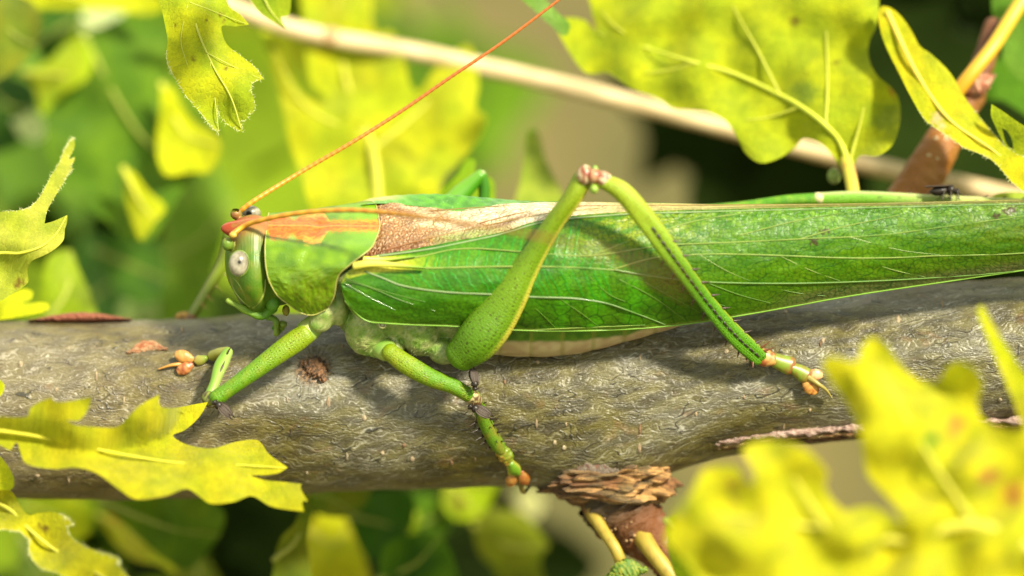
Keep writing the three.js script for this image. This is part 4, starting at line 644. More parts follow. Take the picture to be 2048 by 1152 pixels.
function leaf(label, o, group) {
  const zf = depth(o), t = thing('oak_leaf', label, 'leaf', P(o.pts[0][0], o.pts[0][1], zf(o.pts[0][0], o.pts[0][1])), group);
  mesh('blade', blade(o), leafMat, t);
  if (o.rib) mesh('midrib', tube(o.rib.map(([x, y]) => P(x, y, zf(x, y) + 0.02 + (o.ribR ?? 0.2) * 0.55)), (k) => mix(o.ribR ?? 0.2, 0.03, k), { n: 60, m: 10, color: () => o.ribC ?? mix3(o.col, rgb(186, 182, 60), 0.45) }), ribMat, t);
  for (const v of o.veins ?? []) mesh('vein', tube(v.map(([x, y]) => P(x, y, zf(x, y) + 0.02 + (o.ribR ?? 0.2) * 0.25)), (k) => mix((o.ribR ?? 0.2) * 0.45, 0.02, k), { n: 40, m: 8, color: () => mix3(o.col, rgb(180, 180, 60), 0.35) }), ribMat, t);
  if (o.stalk) mesh('petiole', tube(o.stalk.map(([x, y]) => P(x, y, zf(x, y) + 0.02)), o.stalkR ?? 0.25, { n: 30, m: 12, color: (k, a, p) => mix3(rgb(178, 164, 44), rgb(170, 110, 40), clamp(N3(p.x * 0.4, p.y * 0.4, p.z))) }), ribMat, t);
  if (o.fur) { const r = rng(77), hs = [], ring = outlineOf(o.pts, 5).filter((p) => o.fur(p)); for (const p of ring) for (let i = 0; i < 2; i++) { const a = P(p[0], p[1], zf(p[0], p[1])), b = a.clone().add(V2W((r() - 0.5) * 0.35, (r() - 0.5) * 0.35, (r() - 0.3) * 0.3)); hs.push(cone(a, b, 0.014, rgb(200, 200, 140))); } tag(mesh('hair', mergeGeometries(hs), vcMat({ roughness: 0.6, transmission: 0.3 }), t), 'fine pale fuzz along the leaf edge', null, null, 'stuff'); }
  return t;
}
// near ones, all but sharp
leaf('sharp toothed yellow-green leaf hanging tip down from the top, dappled with shadow', { pts: [[316, -40], [328, 40], [335, 80], [333, 105], [336, 130], [347, 150], [370, 190], [400, 225], [420, 250], [437, 267, 1], [436, 240], [434, 212, 1], [440, 232], [456, 250], [485, 264, 1], [484, 250], [483, 241, 1], [490, 241], [498, 228, 1], [503, 228], [510, 214, 1], [509, 200], [503, 180], [503, 166, 1], [512, 163], [527, 158, 1], [512, 136], [480, 110], [455, 90], [446, 72], [444, 52], [470, 53], [498, 49, 1], [482, 30], [458, 12], [440, -40]], z0: 1.0, gx: -0.35, gy: -0.5, wave: 0.9, col: rgb(140, 152, 14), col2: rgb(168, 168, 16), step: 5, spots: [[440, 28, 6], [447, 42, 4], [385, 118, 5], [412, 40, 4], [455, 138, 5], [350, 52, 3], [392, 155, 3]], rib: [[370, -40], [395, 60], [425, 130], [462, 195], [482, 256]], ribR: 0.07, veins: [[[380, 5], [420, 20], [450, 32], [490, 47]], [[412, 105], [470, 135], [520, 157]], [[375, 10], [362, 80], [375, 130]], [[420, 125], [430, 200], [437, 260]]], fur: (p) => p[1] > 100 });
leaf('pale downy leaf curling up at the left edge with a brown spot underneath', { pts: [[-60, 440], [0, 424], [40, 420], [62, 412], [85, 385], [100, 355], [118, 325], [128, 300], [138, 285], [146, 274, 1], [150, 287], [147, 300], [138, 318], [150, 314, 1], [148, 323], [142, 333], [146, 338, 1], [138, 346], [130, 360], [115, 385], [95, 420], [89, 447, 1], [105, 443], [128, 433], [135, 430, 1], [134, 444], [130, 458], [127, 480], [110, 498], [90, 510], [62, 524], [55, 545], [57, 562], [45, 575], [20, 590], [0, 602], [-60, 620]], z0: 1.6, gx: -0.5, gy: -0.7, wave: 0.4, bend: (px, py) => 2.2 * ss(500, 590, py + 0.25 * (130 - px)) * -1, col: rgb(164, 162, 66), col2: rgb(146, 152, 44), step: 5, spots: [[38, 566, 13], [23, 449, 4, rgb(150, 90, 60)]], rib: [[-60, 520], [0, 506], [40, 506], [80, 494], [110, 470], [133, 432]], ribR: 0.1, ribC: rgb(170, 170, 30), fur: (p) => p[1] < 430 && p[0] < 148 });
leaf('bright yellow lobed leaf lying in front of the left part of the branch', { pts: [[-60, 835], [0, 833], [55, 832], [60, 818], [80, 803], [103, 795, 1], [110, 803], [140, 802], [183, 793, 1], [178, 815], [168, 832], [155, 842], [135, 841], [148, 849], [180, 853], [235, 853], [252, 838], [278, 812], [318, 789, 1], [321, 812], [345, 816], [380, 810], [416, 804, 1], [400, 832], [370, 860], [346, 871], [362, 884], [400, 895], [430, 896], [470, 884], [514, 880], [523, 887], [538, 908], [576, 935, 1], [560, 945], [535, 950], [503, 951], [530, 960], [560, 963], [603, 968, 1], [601, 975], [616, 1003, 1], [605, 1003], [608, 1023, 1], [580, 1020], [540, 1012], [503, 992], [470, 1003], [420, 1007], [395, 990], [375, 978], [330, 992], [270, 998], [240, 980], [190, 945], [150, 935], [110, 938], [50, 925], [33, 885], [20, 900], [0, 890], [-60, 880]], z0: 5.5, gx: -0.2, gy: -1.1, wave: 0.7, bend: (px, py) => 1.9 * Math.max(0, curve([[-60, 872], [60, 880], [200, 905], [330, 872], [380, 800]])(Math.min(px, 380)) - py) / S * ss(400, 330, px), col: rgb(172, 162, 12), col2: rgb(158, 156, 14), step: 6, rib: [[-60, 855], [60, 870], [200, 900], [350, 925], [480, 930], [570, 936]], ribR: 0.1, ribC: rgb(186, 178, 20) });
leaf('curled fuzzy yellow leaf rising from the bottom left corner', { pts: [[-60, 960], [0, 973], [25, 985], [40, 1010], [58, 1030], [75, 1026], [105, 1024], [130, 1033], [146, 1048, 1], [136, 1056], [138, 1068], [160, 1087], [200, 1105], [220, 1110], [238, 1118, 1], [238, 1130], [290, 1200], [180, 1200], [120, 1150], [80, 1135], [60, 1110], [57, 1080], [40, 1065], [15, 1060], [-60, 1055]], z0: 6.5, gx: 0.1, gy: -0.9, wave: 0.7, bend: (px, py) => 0.8 * Math.sin((px - py) * 0.02), col: rgb(160, 156, 12), col2: rgb(178, 168, 14), step: 5, spots: [[90, 1058, 9], [78, 1048, 6], [186, 1140, 5], [196, 1150, 5], [180, 1132, 3]], rib: [[-60, 985], [20, 1020], [60, 1060], [110, 1100], [200, 1150], [280, 1200]], ribR: 0.12, fur: (p) => p[1] > 1050 || p[0] > 120 });
leaf('small yellow leaf lobe poking in at the left edge below the branch', { pts: [[-60, 880], [-10, 905], [12, 926], [28, 958], [24, 978], [0, 980], [-60, 990]], z0: 4, gx: 0.2, gy: -0.6, col: YEL, step: 6 });
leaf('yellow leaf scrap behind the downy leaf at the left edge above the branch', { pts: [[-40, 598], [0, 594], [50, 578], [66, 584], [62, 598], [45, 606], [95, 606], [98, 618], [60, 630], [0, 640], [-40, 645]], z0: -5.5, gy: -0.8, col: YEL, step: 7 });
leaf('yellow-green leaf tip at the left edge just below the top of the branch', { pts: [[-30, 745], [0, 760], [9, 770], [6, 785], [0, 792], [-30, 800]], z0: 4, col: YEL, step: 5 });
// leaves of the same spray above the frame, whose shade dapples the ones in view
{
  const above = (cx, cy, z, k, turn, label) => { const c = Math.cos(turn), n = Math.sin(turn), shp = [[0, -130], [40, -100], [34, -60], [80, -40], [60, 0], [96, 40], [50, 60], [40, 110], [0, 140, 1], [-40, 108], [-52, 58], [-92, 36], [-60, 0], [-84, -44], [-36, -58], [-40, -98]]; return leaf(label, { pts: shp.map(([x, y, t]) => [cx + k * (x * c - y * n), cy + k * (x * n + y * c), t]), z0: z, gx: -0.3, gy: -0.7, wave: 0.8, col: YG, step: 12 }); };
  above(585, -165, 9, 0.62, 0.5, 'yellow-green leaf above the frame shading the hanging toothed leaf');
}
// large foreground leaf, far out of focus
leaf('large blurred bright yellow leaf close to the lens in the bottom right corner', { pts: [[1330, 1080], [1340, 1045], [1352, 1012], [1380, 990], [1394, 960], [1408, 940], [1440, 930], [1475, 935], [1490, 960], [1502, 970], [1510, 955], [1495, 920], [1485, 900], [1502, 886], [1540, 880], [1600, 892], [1640, 922], [1655, 947], [1650, 970], [1665, 1000], [1690, 1020], [1720, 1014], [1755, 1016], [1805, 1048], [1795, 1020], [1760, 980], [1735, 950], [1725, 900], [1718, 860], [1690, 800], [1660, 760], [1644, 725], [1664, 712], [1712, 722], [1725, 690], [1742, 674], [1772, 685], [1792, 715], [1812, 740], [1850, 765], [1880, 760], [1892, 735], [1917, 722], [1948, 735], [1966, 770], [1956, 800], [1960, 830], [1985, 850], [2010, 856], [2030, 862], [2120, 850], [2160, 1260], [1460, 1260], [1390, 1150]], z0: 20, gx: -0.1, gy: -0.35, wave: 1.5, col: rgb(184, 174, 10), col2: rgb(170, 166, 12), step: 14, spots: [[1905, 855, 26, rgb(170, 110, 60)], [1975, 955, 26, rgb(170, 104, 50)], [2030, 985, 30, rgb(170, 104, 50)], [1462, 965, 16, rgb(150, 110, 40)], [1470, 1000, 12, rgb(150, 110, 40)], [1360, 1010, 14, rgb(170, 180, 120)], [1860, 880, 26, rgb(90, 130, 14)]], rib: [[2100, 1120], [1950, 1050], [1800, 1080], [1600, 1050], [1420, 1030]], ribR: 0.3, veins: [[[1950, 1050], [1850, 900], [1750, 720]], [[1650, 1055], [1590, 960], [1540, 895]]] });
leaf('blurred narrow yellow leaf blade standing at the right edge above the big yellow leaf', { pts: [[1953, 622], [1962, 610], [1972, 622], [1990, 655], [2015, 695], [2060, 760], [2110, 830], [2110, 900], [2050, 858], [2026, 800], [1996, 730], [1970, 665]], z0: 15, gx: 0.2, wave: 0.4, col: YEL, col2: rgb(184, 176, 40), step: 10 });
// top right
leaf('big pale veined yellow-green oak leaf at the top right with its stalk pointing down', { pts: [[1178, -60], [1183, 20], [1192, 64, 1], [1172, 42], [1130, 36], [1113, 50], [1130, 90], [1165, 140], [1180, 148], [1215, 146], [1260, 175], [1320, 200], [1345, 216], [1380, 220], [1420, 225], [1455, 245], [1475, 275], [1490, 305], [1520, 326], [1555, 318], [1590, 295], [1606, 278], [1638, 285], [1664, 308], [1692, 352], [1705, 350], [1708, 335], [1720, 312], [1755, 312], [1785, 290], [1800, 245], [1798, 200], [1785, 178], [1750, 145], [1737, 112], [1738, 85], [1753, 50], [1758, 0], [1750, -60]], z0: -7.5, gx: 0.25, gy: -0.3, wave: 0.8, col: rgb(160, 164, 14), col2: rgb(148, 158, 22), step: 9, spots: [[1592, 42, 7], [1543, 77, 5], [1672, 123, 5], [1184, 45, 9, rgb(130, 80, 40)], [1785, 185, 8, rgb(150, 110, 40)], [1610, 185, 30, rgb(120, 140, 40)], [1775, 235, 34, rgb(124, 140, 40)]], rib: [[1706, 384], [1697, 330], [1680, 285], [1650, 250], [1600, 212], [1560, 190], [1470, 148], [1380, 122], [1290, 95], [1195, 66]], ribR: 0.19, ribC: rgb(178, 184, 40), veins: [[[1652, 250], [1655, 160], [1653, 70], [1650, -40]], [[1560, 190], [1515, 100], [1470, 20], [1440, -40]], [[1390, 126], [1340, 140], [1290, 146]], [[1700, 322], [1722, 240], [1740, 160]], [[1600, 214], [1540, 234], [1490, 240]], [[1300, 98], [1240, 60], [1200, 20]]], stalk: [[1692, 320], [1700, 350], [1706, 384], [1708, 420]], stalkR: 0.34 });
leaf('pale green leaf tip crossing the top edge beside the raised antenna', { pts: [[1020, -40], [1060, -40], [1085, -8], [1112, 22], [1140, 50], [1130, 72], [1100, 50], [1070, 22], [1035, -10]], z0: -6.5, gx: 0.3, col: rgb(130, 160, 90), col2: rgb(110, 150, 60), step: 8 });
leaf('folded bright yellow leaf slanting down across the brown twig at the top right', { pts: [[1755, 25], [1764, 13], [1780, 15], [1800, 30], [1822, 60], [1840, 92], [1862, 108], [1900, 145], [1930, 195], [1950, 222], [1985, 265], [2020, 300], [2100, 345], [2100, 410], [2030, 370], [1990, 326], [1965, 310], [1930, 296], [1900, 276], [1880, 262], [1850, 240], [1820, 190], [1800, 150], [1780, 110], [1764, 72]], z0: -3, gx: -0.25, gy: -0.6, wave: 0.6, col: rgb(186, 172, 14), col2: rgb(160, 160, 16), step: 7, spots: [[1872, 236, 12, rgb(210, 180, 150)], [1884, 252, 9, rgb(210, 180, 150)]], rib: [[1775, 25], [1835, 150], [1900, 240], [1985, 300], [2090, 390]], ribR: 0.16, ribC: rgb(206, 180, 50), fur: (p) => p[1] > 220 });
leaf('yellow-green leaf with a small hole at the right edge', { pts: [[1983, 208, 1], [2005, 222], [2030, 240], [2110, 300], [2110, 380], [2040, 320], [2010, 290], [1992, 255], [1982, 230]], hole: [[2004, 256], [2014, 262], [2024, 280], [2026, 298], [2016, 292], [2008, 274]], z0: -2.5, gy: 0.3, col: rgb(150, 160, 20), step: 5 });
leaf('grey-green blurred leaf in the top right corner behind the yellow stalk', { pts: [[1985, -40], [1984, 20], [1992, 50], [2010, 70], [2005, 100], [2012, 130], [2040, 160], [2110, 170], [2110, -40]], z0: -10, gx: 0.3, col: rgb(104, 140, 50), col2: rgb(90, 130, 40), step: 12 });
leaf('dark green blurred leaf below the corner leaf at the right edge', { pts: [[2000, 110], [2040, 150], [2110, 170], [2110, 260], [2060, 235], [2000, 200], [1975, 200], [1960, 160]], z0: -14, col: rgb(80, 120, 20), step: 12 });
leaf('pale rounded leaf peeking over the wing tips at the right edge', { pts: [[1975, 402], [1990, 388], [2020, 384], [2060, 388], [2110, 400], [2110, 430], [1990, 425]], z0: -5.5, col: rgb(160, 176, 70), step: 8 });
leaf('small green leaf hanging at the top edge left of the big blurred yellow leaf', { pts: [[470, -50], [500, 0], [520, 25], [545, 42], [572, 58, 1], [562, 35], [575, 32], [580, 25], [570, -50]], z0: -3.5, gy: -0.3, col: rgb(120, 140, 16), col2: rgb(140, 150, 16), step: 7, rib: [[510, -50], [540, 20], [570, 55]], ribR: 0.08 });
leaf('big blurred bright yellow leaf with pointed lobes behind the head and raised antenna', { pts: [[522, 62], [530, 52], [545, 66], [562, 100], [578, 140], [600, 182], [638, 206], [655, 198], [628, 176], [614, 130], [606, 40], [606, -60], [738, -60], [744, 40], [755, 66], [780, 60], [796, 85], [812, 130], [822, 172], [836, 182], [868, 140], [900, 110], [937, 88], [950, 120], [957, 170], [952, 218], [972, 232], [966, 262], [940, 300], [912, 332], [884, 362], [872, 440], [640, 440], [602, 352], [580, 290], [566, 222], [556, 170], [540, 120]], z0: -19, gx: 0.15, gy: -0.7, wave: 0.8, col: rgb(176, 172, 14), col2: rgb(160, 168, 20), step: 16, rib: [[760, 440], [745, 300], [690, 150], [670, -60]], ribR: 0.3, veins: [[[745, 300], [850, 210], [930, 110]], [[735, 270], [620, 220], [540, 90]]] });
leaf('small blurred pointed leaf left of the raised hind knee', { pts: [[1010, 440], [1030, 400], [1042, 360], [1050, 310], [1055, 270], [1066, 258], [1078, 270], [1088, 310], [1105, 350], [1125, 385], [1135, 440]], z0: -15, gx: -0.2, gy: -0.5, col: rgb(136, 150, 50), col2: rgb(150, 160, 70), step: 10 });
leaf('blurred green leaf tip behind the far middle knee', { pts: [[860, 420], [880, 385], [915, 350], [935, 318], [950, 322], [950, 345], [985, 360], [990, 390], [985, 430]], z0: -9, col: rgb(126, 156, 20), step: 10 });
// blurred, at the left
const far1 = [
  ['very large blurred green leaf filling the space left of the head', [[165, 70], [230, 40], [330, -10], [342, 60], [336, 130], [370, 205], [436, 255], [440, 292], [412, 342], [380, 362], [330, 440], [300, 482], [250, 476], [200, 432], [150, 420], [112, 370], [90, 262], [112, 150]], -28, rgb(74, 108, 12), rgb(92, 122, 16)],
  ['blurred yellow lobed leaf tip left of the head below the hanging leaf', [[322, 168], [345, 175], [362, 210], [385, 240], [432, 268], [442, 294], [418, 345], [380, 345], [330, 350], [312, 290], [320, 230]], -24, YEL, YEL],
  ['blurred yellow curved leaf tip between the big green leaf and the head', [[246, 336], [266, 344], [300, 386], [332, 415], [312, 442], [282, 482], [266, 450], [252, 400]], -22, YEL, YEL],
  ['blurred yellow-green leaf left of the hanging leaf near the top left', [[48, 145], [100, 120], [150, 68], [188, 110], [172, 160], [120, 190], [85, 230], [72, 180]], -30, rgb(156, 164, 14), YG],
  ['blurred yellow leaf along the top edge at the left', [[20, -40], [250, -40], [330, 10], [300, 28], [200, 18], [100, 16], [40, 10]], -30, YEL, YEL],
  ['blurred dull green leaf in the top left corner', [[-40, -30], [60, 0], [84, 40], [70, 90], [30, 140], [-40, 170]], -20, rgb(90, 108, 26), OLV],
  ['dark green blurred leaf at the left edge under the corner leaf', [[-40, 160], [20, 150], [66, 170], [76, 220], [40, 290], [-40, 300]], -38, DGR, DGR],
  ['dark green blurred leaf near the top left between pale light spots', [[70, 90], [90, 20], [150, 0], [165, 30], [130, 90], [90, 125]], -36, DGR, rgb(60, 96, 12)],
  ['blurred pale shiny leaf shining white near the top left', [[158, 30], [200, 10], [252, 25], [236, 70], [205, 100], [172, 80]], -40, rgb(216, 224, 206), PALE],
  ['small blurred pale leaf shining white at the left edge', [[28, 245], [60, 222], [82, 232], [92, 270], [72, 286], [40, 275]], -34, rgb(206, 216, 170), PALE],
  ['pale yellow-green blurred leaf rising above the branch at the left', [[78, 660], [84, 560], [100, 510], [140, 500], [158, 540], [186, 600], [200, 670]], -20, rgb(150, 166, 56), YG],
  ['deep green blurred leaf above the branch left of the far foreleg', [[190, 500], [215, 470], [270, 468], [322, 490], [330, 560], [318, 600], [262, 604], [225, 575]], -34, DGR, rgb(70, 106, 12)],
  ['blurred pale green leaf just left of the cricket face', [[318, 520], [330, 400], [360, 330], [420, 330], [470, 400], [452, 480], [430, 560], [420, 680], [330, 680]], -42, rgb(120, 146, 50), rgb(110, 140, 36)],
  ['blurred whitish leaf low behind the far foreleg', [[235, 650], [250, 596], [300, 580], [350, 600], [360, 650], [330, 690], [260, 690]], -44, rgb(170, 186, 130), rgb(150, 170, 100)],
  ['dark bluish green blurred leaf behind the downy leaf', [[110, 640], [140, 520], [190, 470], [240, 560], [250, 660], [180, 700]], -46, rgb(60, 90, 40), DGR],
];
for (const [label, pts, z, c1, c2] of far1) leaf(label, { pts, z0: z * 0.82, gx: 0.2, gy: -0.7, wave: 0.9, col: c1, col2: c2, step: 20, rib: [[pts[0][0], pts[0][1]], [pts.reduce((s, p) => s + p[0], 0) / pts.length, pts.reduce((s, p) => s + p[1], 0) / pts.length], pts[Math.floor(pts.length / 2)]], ribR: 0.16 });
// blurred, below the branch
const far2 = [
  ['bright yellow blurred oval leaf below the middle of the branch', [[612, 1060], [630, 1035], [652, 1018], [682, 1024], [698, 1052], [728, 1108], [738, 1200], [612, 1200]], -23, rgb(180, 172, 8), YEL, -0.9],
  ['green blurred leaf below the branch left of the oval yellow leaf', [[548, 1120], [562, 1075], [590, 1045], [604, 1000], [618, 985], [622, 1030], [614, 1080], [620, 1200], [548, 1200]], -9, rgb(100, 116, 18), OLV, 0],
  ['dull green blurred leaf right under the branch centre left', [[520, 960], [740, 950], [735, 1000], [710, 1028], [660, 1034], [600, 1010]], -16, rgb(84, 108, 14), OLV, -0.2],
  ['dark green blurred leaf right of the oval yellow leaf', [[695, 1030], [730, 990], [800, 980], [830, 1000], [820, 1060], [780, 1110], [740, 1120], [712, 1080]], -20, rgb(56, 92, 14), DGR, 0.3],
  ['wide dark green blurred leaf at the bottom edge below the middle foot', [[755, 1160], [770, 1090], [820, 1070], [880, 1075], [905, 1110], [912, 1200], [755, 1200]], -16, rgb(80, 114, 12), DGR, 0.2],
  ['green blurred leaf below the branch with a small yellow patch', [[780, 1075], [800, 1000], [850, 985], [900, 1020], [898, 1060], [870, 1090], [820, 1090]], -24, rgb(70, 106, 12), rgb(88, 118, 12), 0],
  ['small yellow-green blurred leaf in the gap below the branch centre', [[790, 1030], [800, 1008], [820, 1005], [838, 1030], [836, 1060], [815, 1072], [796, 1062]], -23, rgb(164, 168, 12), YG, -0.8],
  ['yellow blurred leaf with a brown spot touching the branch underside near the middle foot', [[890, 965], [1000, 950], [985, 1000], [960, 1035], [935, 1042], [905, 1038], [885, 1010]], -24, rgb(164, 164, 8), YG, -0.8],
  ['olive green blurred leaf hanging left of the brown side twig', [[945, 1050], [960, 1020], [1010, 1018], [1050, 1030], [1080, 1065], [1098, 1092], [1080, 1115], [1090, 1200], [1000, 1200], [990, 1140], [960, 1110]], -24, rgb(120, 128, 10), OLV, -0.3],
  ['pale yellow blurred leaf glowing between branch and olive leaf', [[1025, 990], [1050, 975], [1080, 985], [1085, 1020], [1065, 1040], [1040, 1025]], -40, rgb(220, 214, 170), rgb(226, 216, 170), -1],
  ['green blurred leaf below the yellow leaf at the lower left', [[200, 1002], [290, 990], [420, 1000], [450, 1030], [440, 1070], [400, 1120], [372, 1140], [330, 1120], [260, 1060]], -16, rgb(76, 104, 12), rgb(90, 112, 12), 0.3],
  ['yellow blurred leaf with a rust patch at the lower left', [[195, 1030], [240, 1030], [300, 1045], [330, 1060], [340, 1090], [352, 1150], [320, 1130], [270, 1120], [225, 1080]], -22, YEL, rgb(180, 168, 8), -0.8],
  ['yellow-green blurred leaf behind the curled corner leaf', [[40, 1010], [90, 1000], [180, 1005], [185, 1060], [150, 1080], [90, 1050]], -23, YG, YEL, -0.6],
  ['pale green blurred leaf behind the fuzzy curled leaf at the bottom', [[40, 1070], [100, 1100], [150, 1200], [40, 1200]], -24, rgb(150, 170, 90), YG, -0.5],
  ['pale olive blurred leaf at the bottom edge left of the dark gap', [[340, 1200], [350, 1140], [395, 1110], [430, 1140], [450, 1200]], -24, rgb(120, 130, 44), OLV, -0.4],
  ['blurred green leaf behind the twig at the bottom right', [[1330, 1040], [1380, 1010], [1420, 1060], [1440, 1160], [1380, 1200], [1340, 1120]], 8, rgb(90, 116, 14), YG, 0.2],
];
for (const [label, pts, z, c1, c2, gy] of far2) leaf(label, { pts, z0: z, gx: 0.15, gy, wave: 1.2, col: c1, col2: c2, step: 18, spots: /rust/.test(label) ? [[235, 1022, 26, rgb(150, 70, 20)]] : /brown spot/.test(label) ? [[915, 1016, 20, rgb(96, 56, 8)]] : [], rib: [pts[0], [pts.reduce((s, p) => s + p[0], 0) / pts.length, pts.reduce((s, p) => s + p[1], 0) / pts.length], pts[Math.floor(pts.length / 2)]], ribR: 0.14 });

// ---------------------------------------------------------------- dry stalk and the twig at the top right
{
  const pts = [[380, -20], [600, 62], [830, 104], [1000, 142], [1200, 190], [1400, 242], [1560, 284], [1720, 326], [1900, 366], [2150, 420]];
  const t = thing('dry_stalk', 'pale dry grass stalk running behind the leaves down to the right', 'stalk', P(380, -20, -20));
  mesh('stem', tube(pts.map(([x, y]) => P(x, y, -20)), 0.5, { n: 120, m: 16, color: (k, a, p) => mix3(rgb(194, 172, 130), rgb(150, 124, 80), clamp(0.3 + 0.5 * N3(p.x * 0.4, a, 0) + 0.4 * ss(0.6, 1, k))) }), vcMat({ roughness: 0.6 }), t);
  mesh('node', tube([P(655, 74, -20), P(668, 76, -20)], 0.56, { n: 6, m: 14, color: () => rgb(150, 120, 80) }), vcMat({ roughness: 0.7 }), t);
  const w = thing('oak_twig', 'brown oak twig with pale dots behind the folded yellow leaf', 'twig', P(1800, 420, -6)), m = vcMat({ roughness: 0.5, bumpMap: lumpBump, bumpScale: 0.0001 }), tp = [P(1790, 440, -6), P(1835, 370, -6), P(1888, 280, -6.5), P(1935, 195, -7.5), P(1965, 130, -8), P(1988, 50, -8.5)], tc = new THREE.CatmullRomCurve3(tp, false, 'centripetal');
  mesh('stem', tube(tp, curve([[0, 1.15], [0.3, 1.05], [0.62, 0.75], [1, 0.5]]), { n: 100, m: 30, color: (k, a, p) => mix3(mix3(rgb(124, 74, 8), rgb(92, 48, 8), ss(0.4, 0.75, k)), rgb(132, 92, 34), clamp(0.3 * Math.cos(a) + 0.5 * N3(p.x * 0.6, p.y * 0.6, p.z * 0.6))), bump: (k, a) => 1 + 0.04 * N2(k * 18, a) + 0.25 * Math.exp(-(((k - 0.66) / 0.05) ** 2)) }), m, w);
  const r = rng(4);
  for (let i = 0; i < 18; i++) { const k = 0.05 + 0.55 * r(), p = tc.getPointAt(k), a = (r() - 0.5) * 2.2, q = tc.getTangentAt(k).cross(BACK).normalize(); mesh('lenticel', ball(p.clone().addScaledVector(q, Math.sin(a) * 0.98).addScaledVector(BACK, Math.cos(a) * 0.98), [0.12 + 0.06 * r(), 0.12, 0.1], rgb(226, 196, 156), { n: 10, m: 7 }), m, w); }
  mesh('bud_scale', tube([P(1932, 200, -7), P(1950, 175, -6.6), P(1990, 150, -6.6)], (k) => 0.5 * Math.sin(Math.PI * clamp(k, 0.15, 0.95)), { n: 30, m: 16, color: (k, a) => mix3(rgb(130, 60, 24), rgb(190, 150, 120), clamp(0.3 + N2(k * 8, a))), bump: (k, a) => 1 + 0.3 * N2(k * 9, a * 2) }), m, w);
  mesh('petiole', tube([P(1905, 195, -5.8), P(1945, 145, -5.6), P(1985, 95, -6), P(2020, 40, -7), P(2070, -40, -8)], 0.38, { n: 40, m: 16, color: (k) => mix3(rgb(176, 126, 16), rgb(170, 146, 24), k) }), vcMat({ roughness: 0.5 }), w);
  mesh('bud', ball(P(1668, 352, -6.2), [0.34, 0.42, 0.34], (p) => mix3(rgb(110, 140, 40), rgb(160, 170, 90), clamp(0.5 + N3(p.x * 3, p.y * 3, p.z * 3)))), m, w);
}

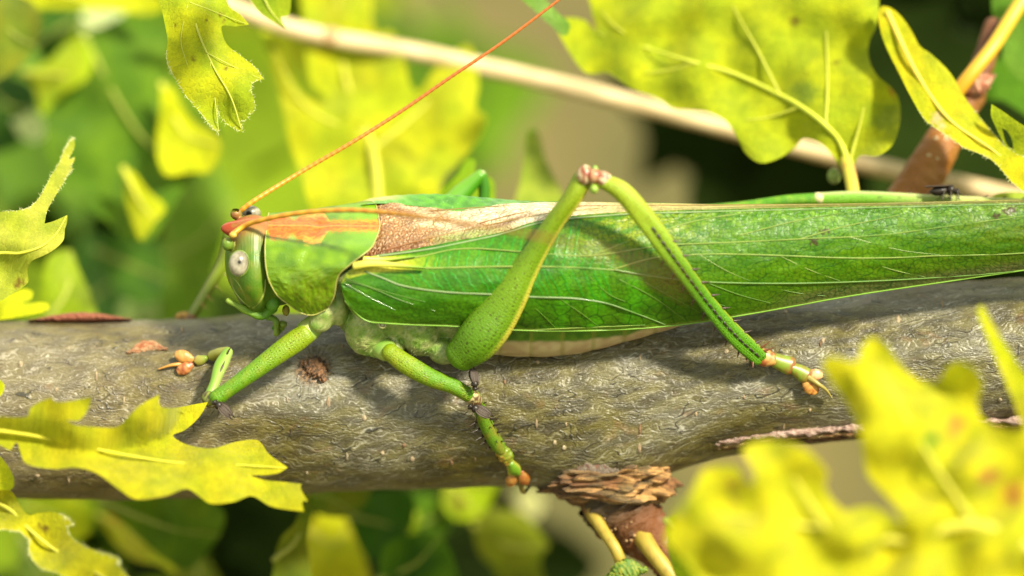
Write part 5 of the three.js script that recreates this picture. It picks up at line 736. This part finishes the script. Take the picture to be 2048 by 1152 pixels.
// ---------------------------------------------------------------- the shrub behind and around
{
  const oak = [[0, 0], [10, 30], [34, 42], [26, 62], [60, 84], [78, 74], [60, 108], [72, 128], [104, 140], [70, 160], [64, 184], [84, 208], [48, 214], [30, 236], [0, 258, 1], [-30, 238], [-46, 212], [-82, 206], [-62, 182], [-72, 160], [-100, 138], [-70, 128], [-58, 106], [-80, 76], [-58, 82], [-24, 62], [-32, 42], [-10, 30]];
  const ring = outlineOf(oak, 14), sh = new THREE.Shape(ring.map((p) => new THREE.Vector2(p[0], p[1])));
  const variant = (seed, tint) => {
    let g = new THREE.ShapeGeometry(sh, 1); g.deleteAttribute('normal'); g.deleteAttribute('uv'); g = mergeVertices(new TessellateModifier(36, 5).modify(g), 0.01);
    const q = g.attributes.position, col = [], uv = [];
    for (let i = 0; i < q.count; i++) { const x = q.getX(i) / 7, y = q.getY(i) / 7; uv.push(x / 12, y / 12); q.setXYZ(i, x, y, 0.02 * x * x - 0.008 * y * y + 0.9 * N2(x * 0.12 + seed, y * 0.12) + 0.12 * Math.abs(x)); col.push(...tint.map((c) => c * (1 + 0.25 * N2(x * 0.1 + seed, y * 0.1 + 4)))); }
    g.setAttribute('color', new THREE.Float32BufferAttribute(col, 3)); g.setAttribute('uv', new THREE.Float32BufferAttribute(uv, 2)); g.scale(MM, MM, MM); g.computeVertexNormals(); return g;
  };
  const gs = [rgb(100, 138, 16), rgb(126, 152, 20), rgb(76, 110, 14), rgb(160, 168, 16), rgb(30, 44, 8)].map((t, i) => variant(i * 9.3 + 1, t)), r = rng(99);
  const shrub = thing('oak_shrub', 'mass of blurred green oak leaves far behind on the left', 'shrub', P(300, 700, -90)), stemM = vcMat({ roughness: 0.8 });
  const put = (px, py, z, k, size, parent) => {
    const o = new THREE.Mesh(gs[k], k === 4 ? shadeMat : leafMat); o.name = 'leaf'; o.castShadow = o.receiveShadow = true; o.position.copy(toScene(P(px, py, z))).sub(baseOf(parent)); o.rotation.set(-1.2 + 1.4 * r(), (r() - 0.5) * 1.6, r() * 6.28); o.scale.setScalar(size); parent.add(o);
  };
  for (let i = 0; i < 210; i++) { const k = Math.floor(r() * 3.7), z = -55 - 70 * r(); put(-350 + 860 * Math.pow(r(), 0.8), -250 + 950 * r(), z, k, 0.4 + 0.3 * r(), shrub); }
  for (let i = 0; i < 60; i++) { const k = Math.floor(r() * 3); put(-300 + 700 * r(), 960 + 320 * r(), -40 - 60 * r(), k, 0.4 + 0.3 * r(), shrub); }
  for (const [x0, y0, x1, y1] of [[-200, 1500, 300, 300], [200, 1600, 700, -100], [-100, 1300, 100, -200]]) mesh('stem', tube([P(x0, y0, -80), P((x0 + x1) / 2 + 60, (y0 + y1) / 2, -85), P(x1, y1, -80)], (t) => mix(1.6, 0.7, t), { n: 40, m: 14, color: () => rgb(92, 76, 50) }), stemM, shrub);
  const hollow = thing('oak_shrub', 'dark shaded oak leaves behind the folded yellow leaf at the top right', 'shrub', P(2000, 500, -60));
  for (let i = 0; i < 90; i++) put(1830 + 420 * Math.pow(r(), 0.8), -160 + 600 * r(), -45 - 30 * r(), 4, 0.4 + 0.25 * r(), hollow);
  mesh('stem', tube([P(2300, 900, -60), P(2100, 400, -62), P(1960, -200, -60)], 1.6, { n: 30, m: 14, color: () => rgb(60, 48, 34) }), stemM, hollow);
  const low = thing('oak_shrub', 'dark shaded oak leaves in the gap below the branch at the bottom', 'shrub', P(500, 1300, -60));
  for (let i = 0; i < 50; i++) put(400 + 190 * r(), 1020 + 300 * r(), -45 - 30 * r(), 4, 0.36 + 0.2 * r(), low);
  mesh('stem', tube([P(600, 1700, -60), P(520, 1200, -62), P(480, 1000, -60)], 1.2, { n: 30, m: 14, color: () => rgb(60, 48, 34) }), stemM, low);
}
scene.updateMatrixWorld(true);
renderer.render(scene, camera);
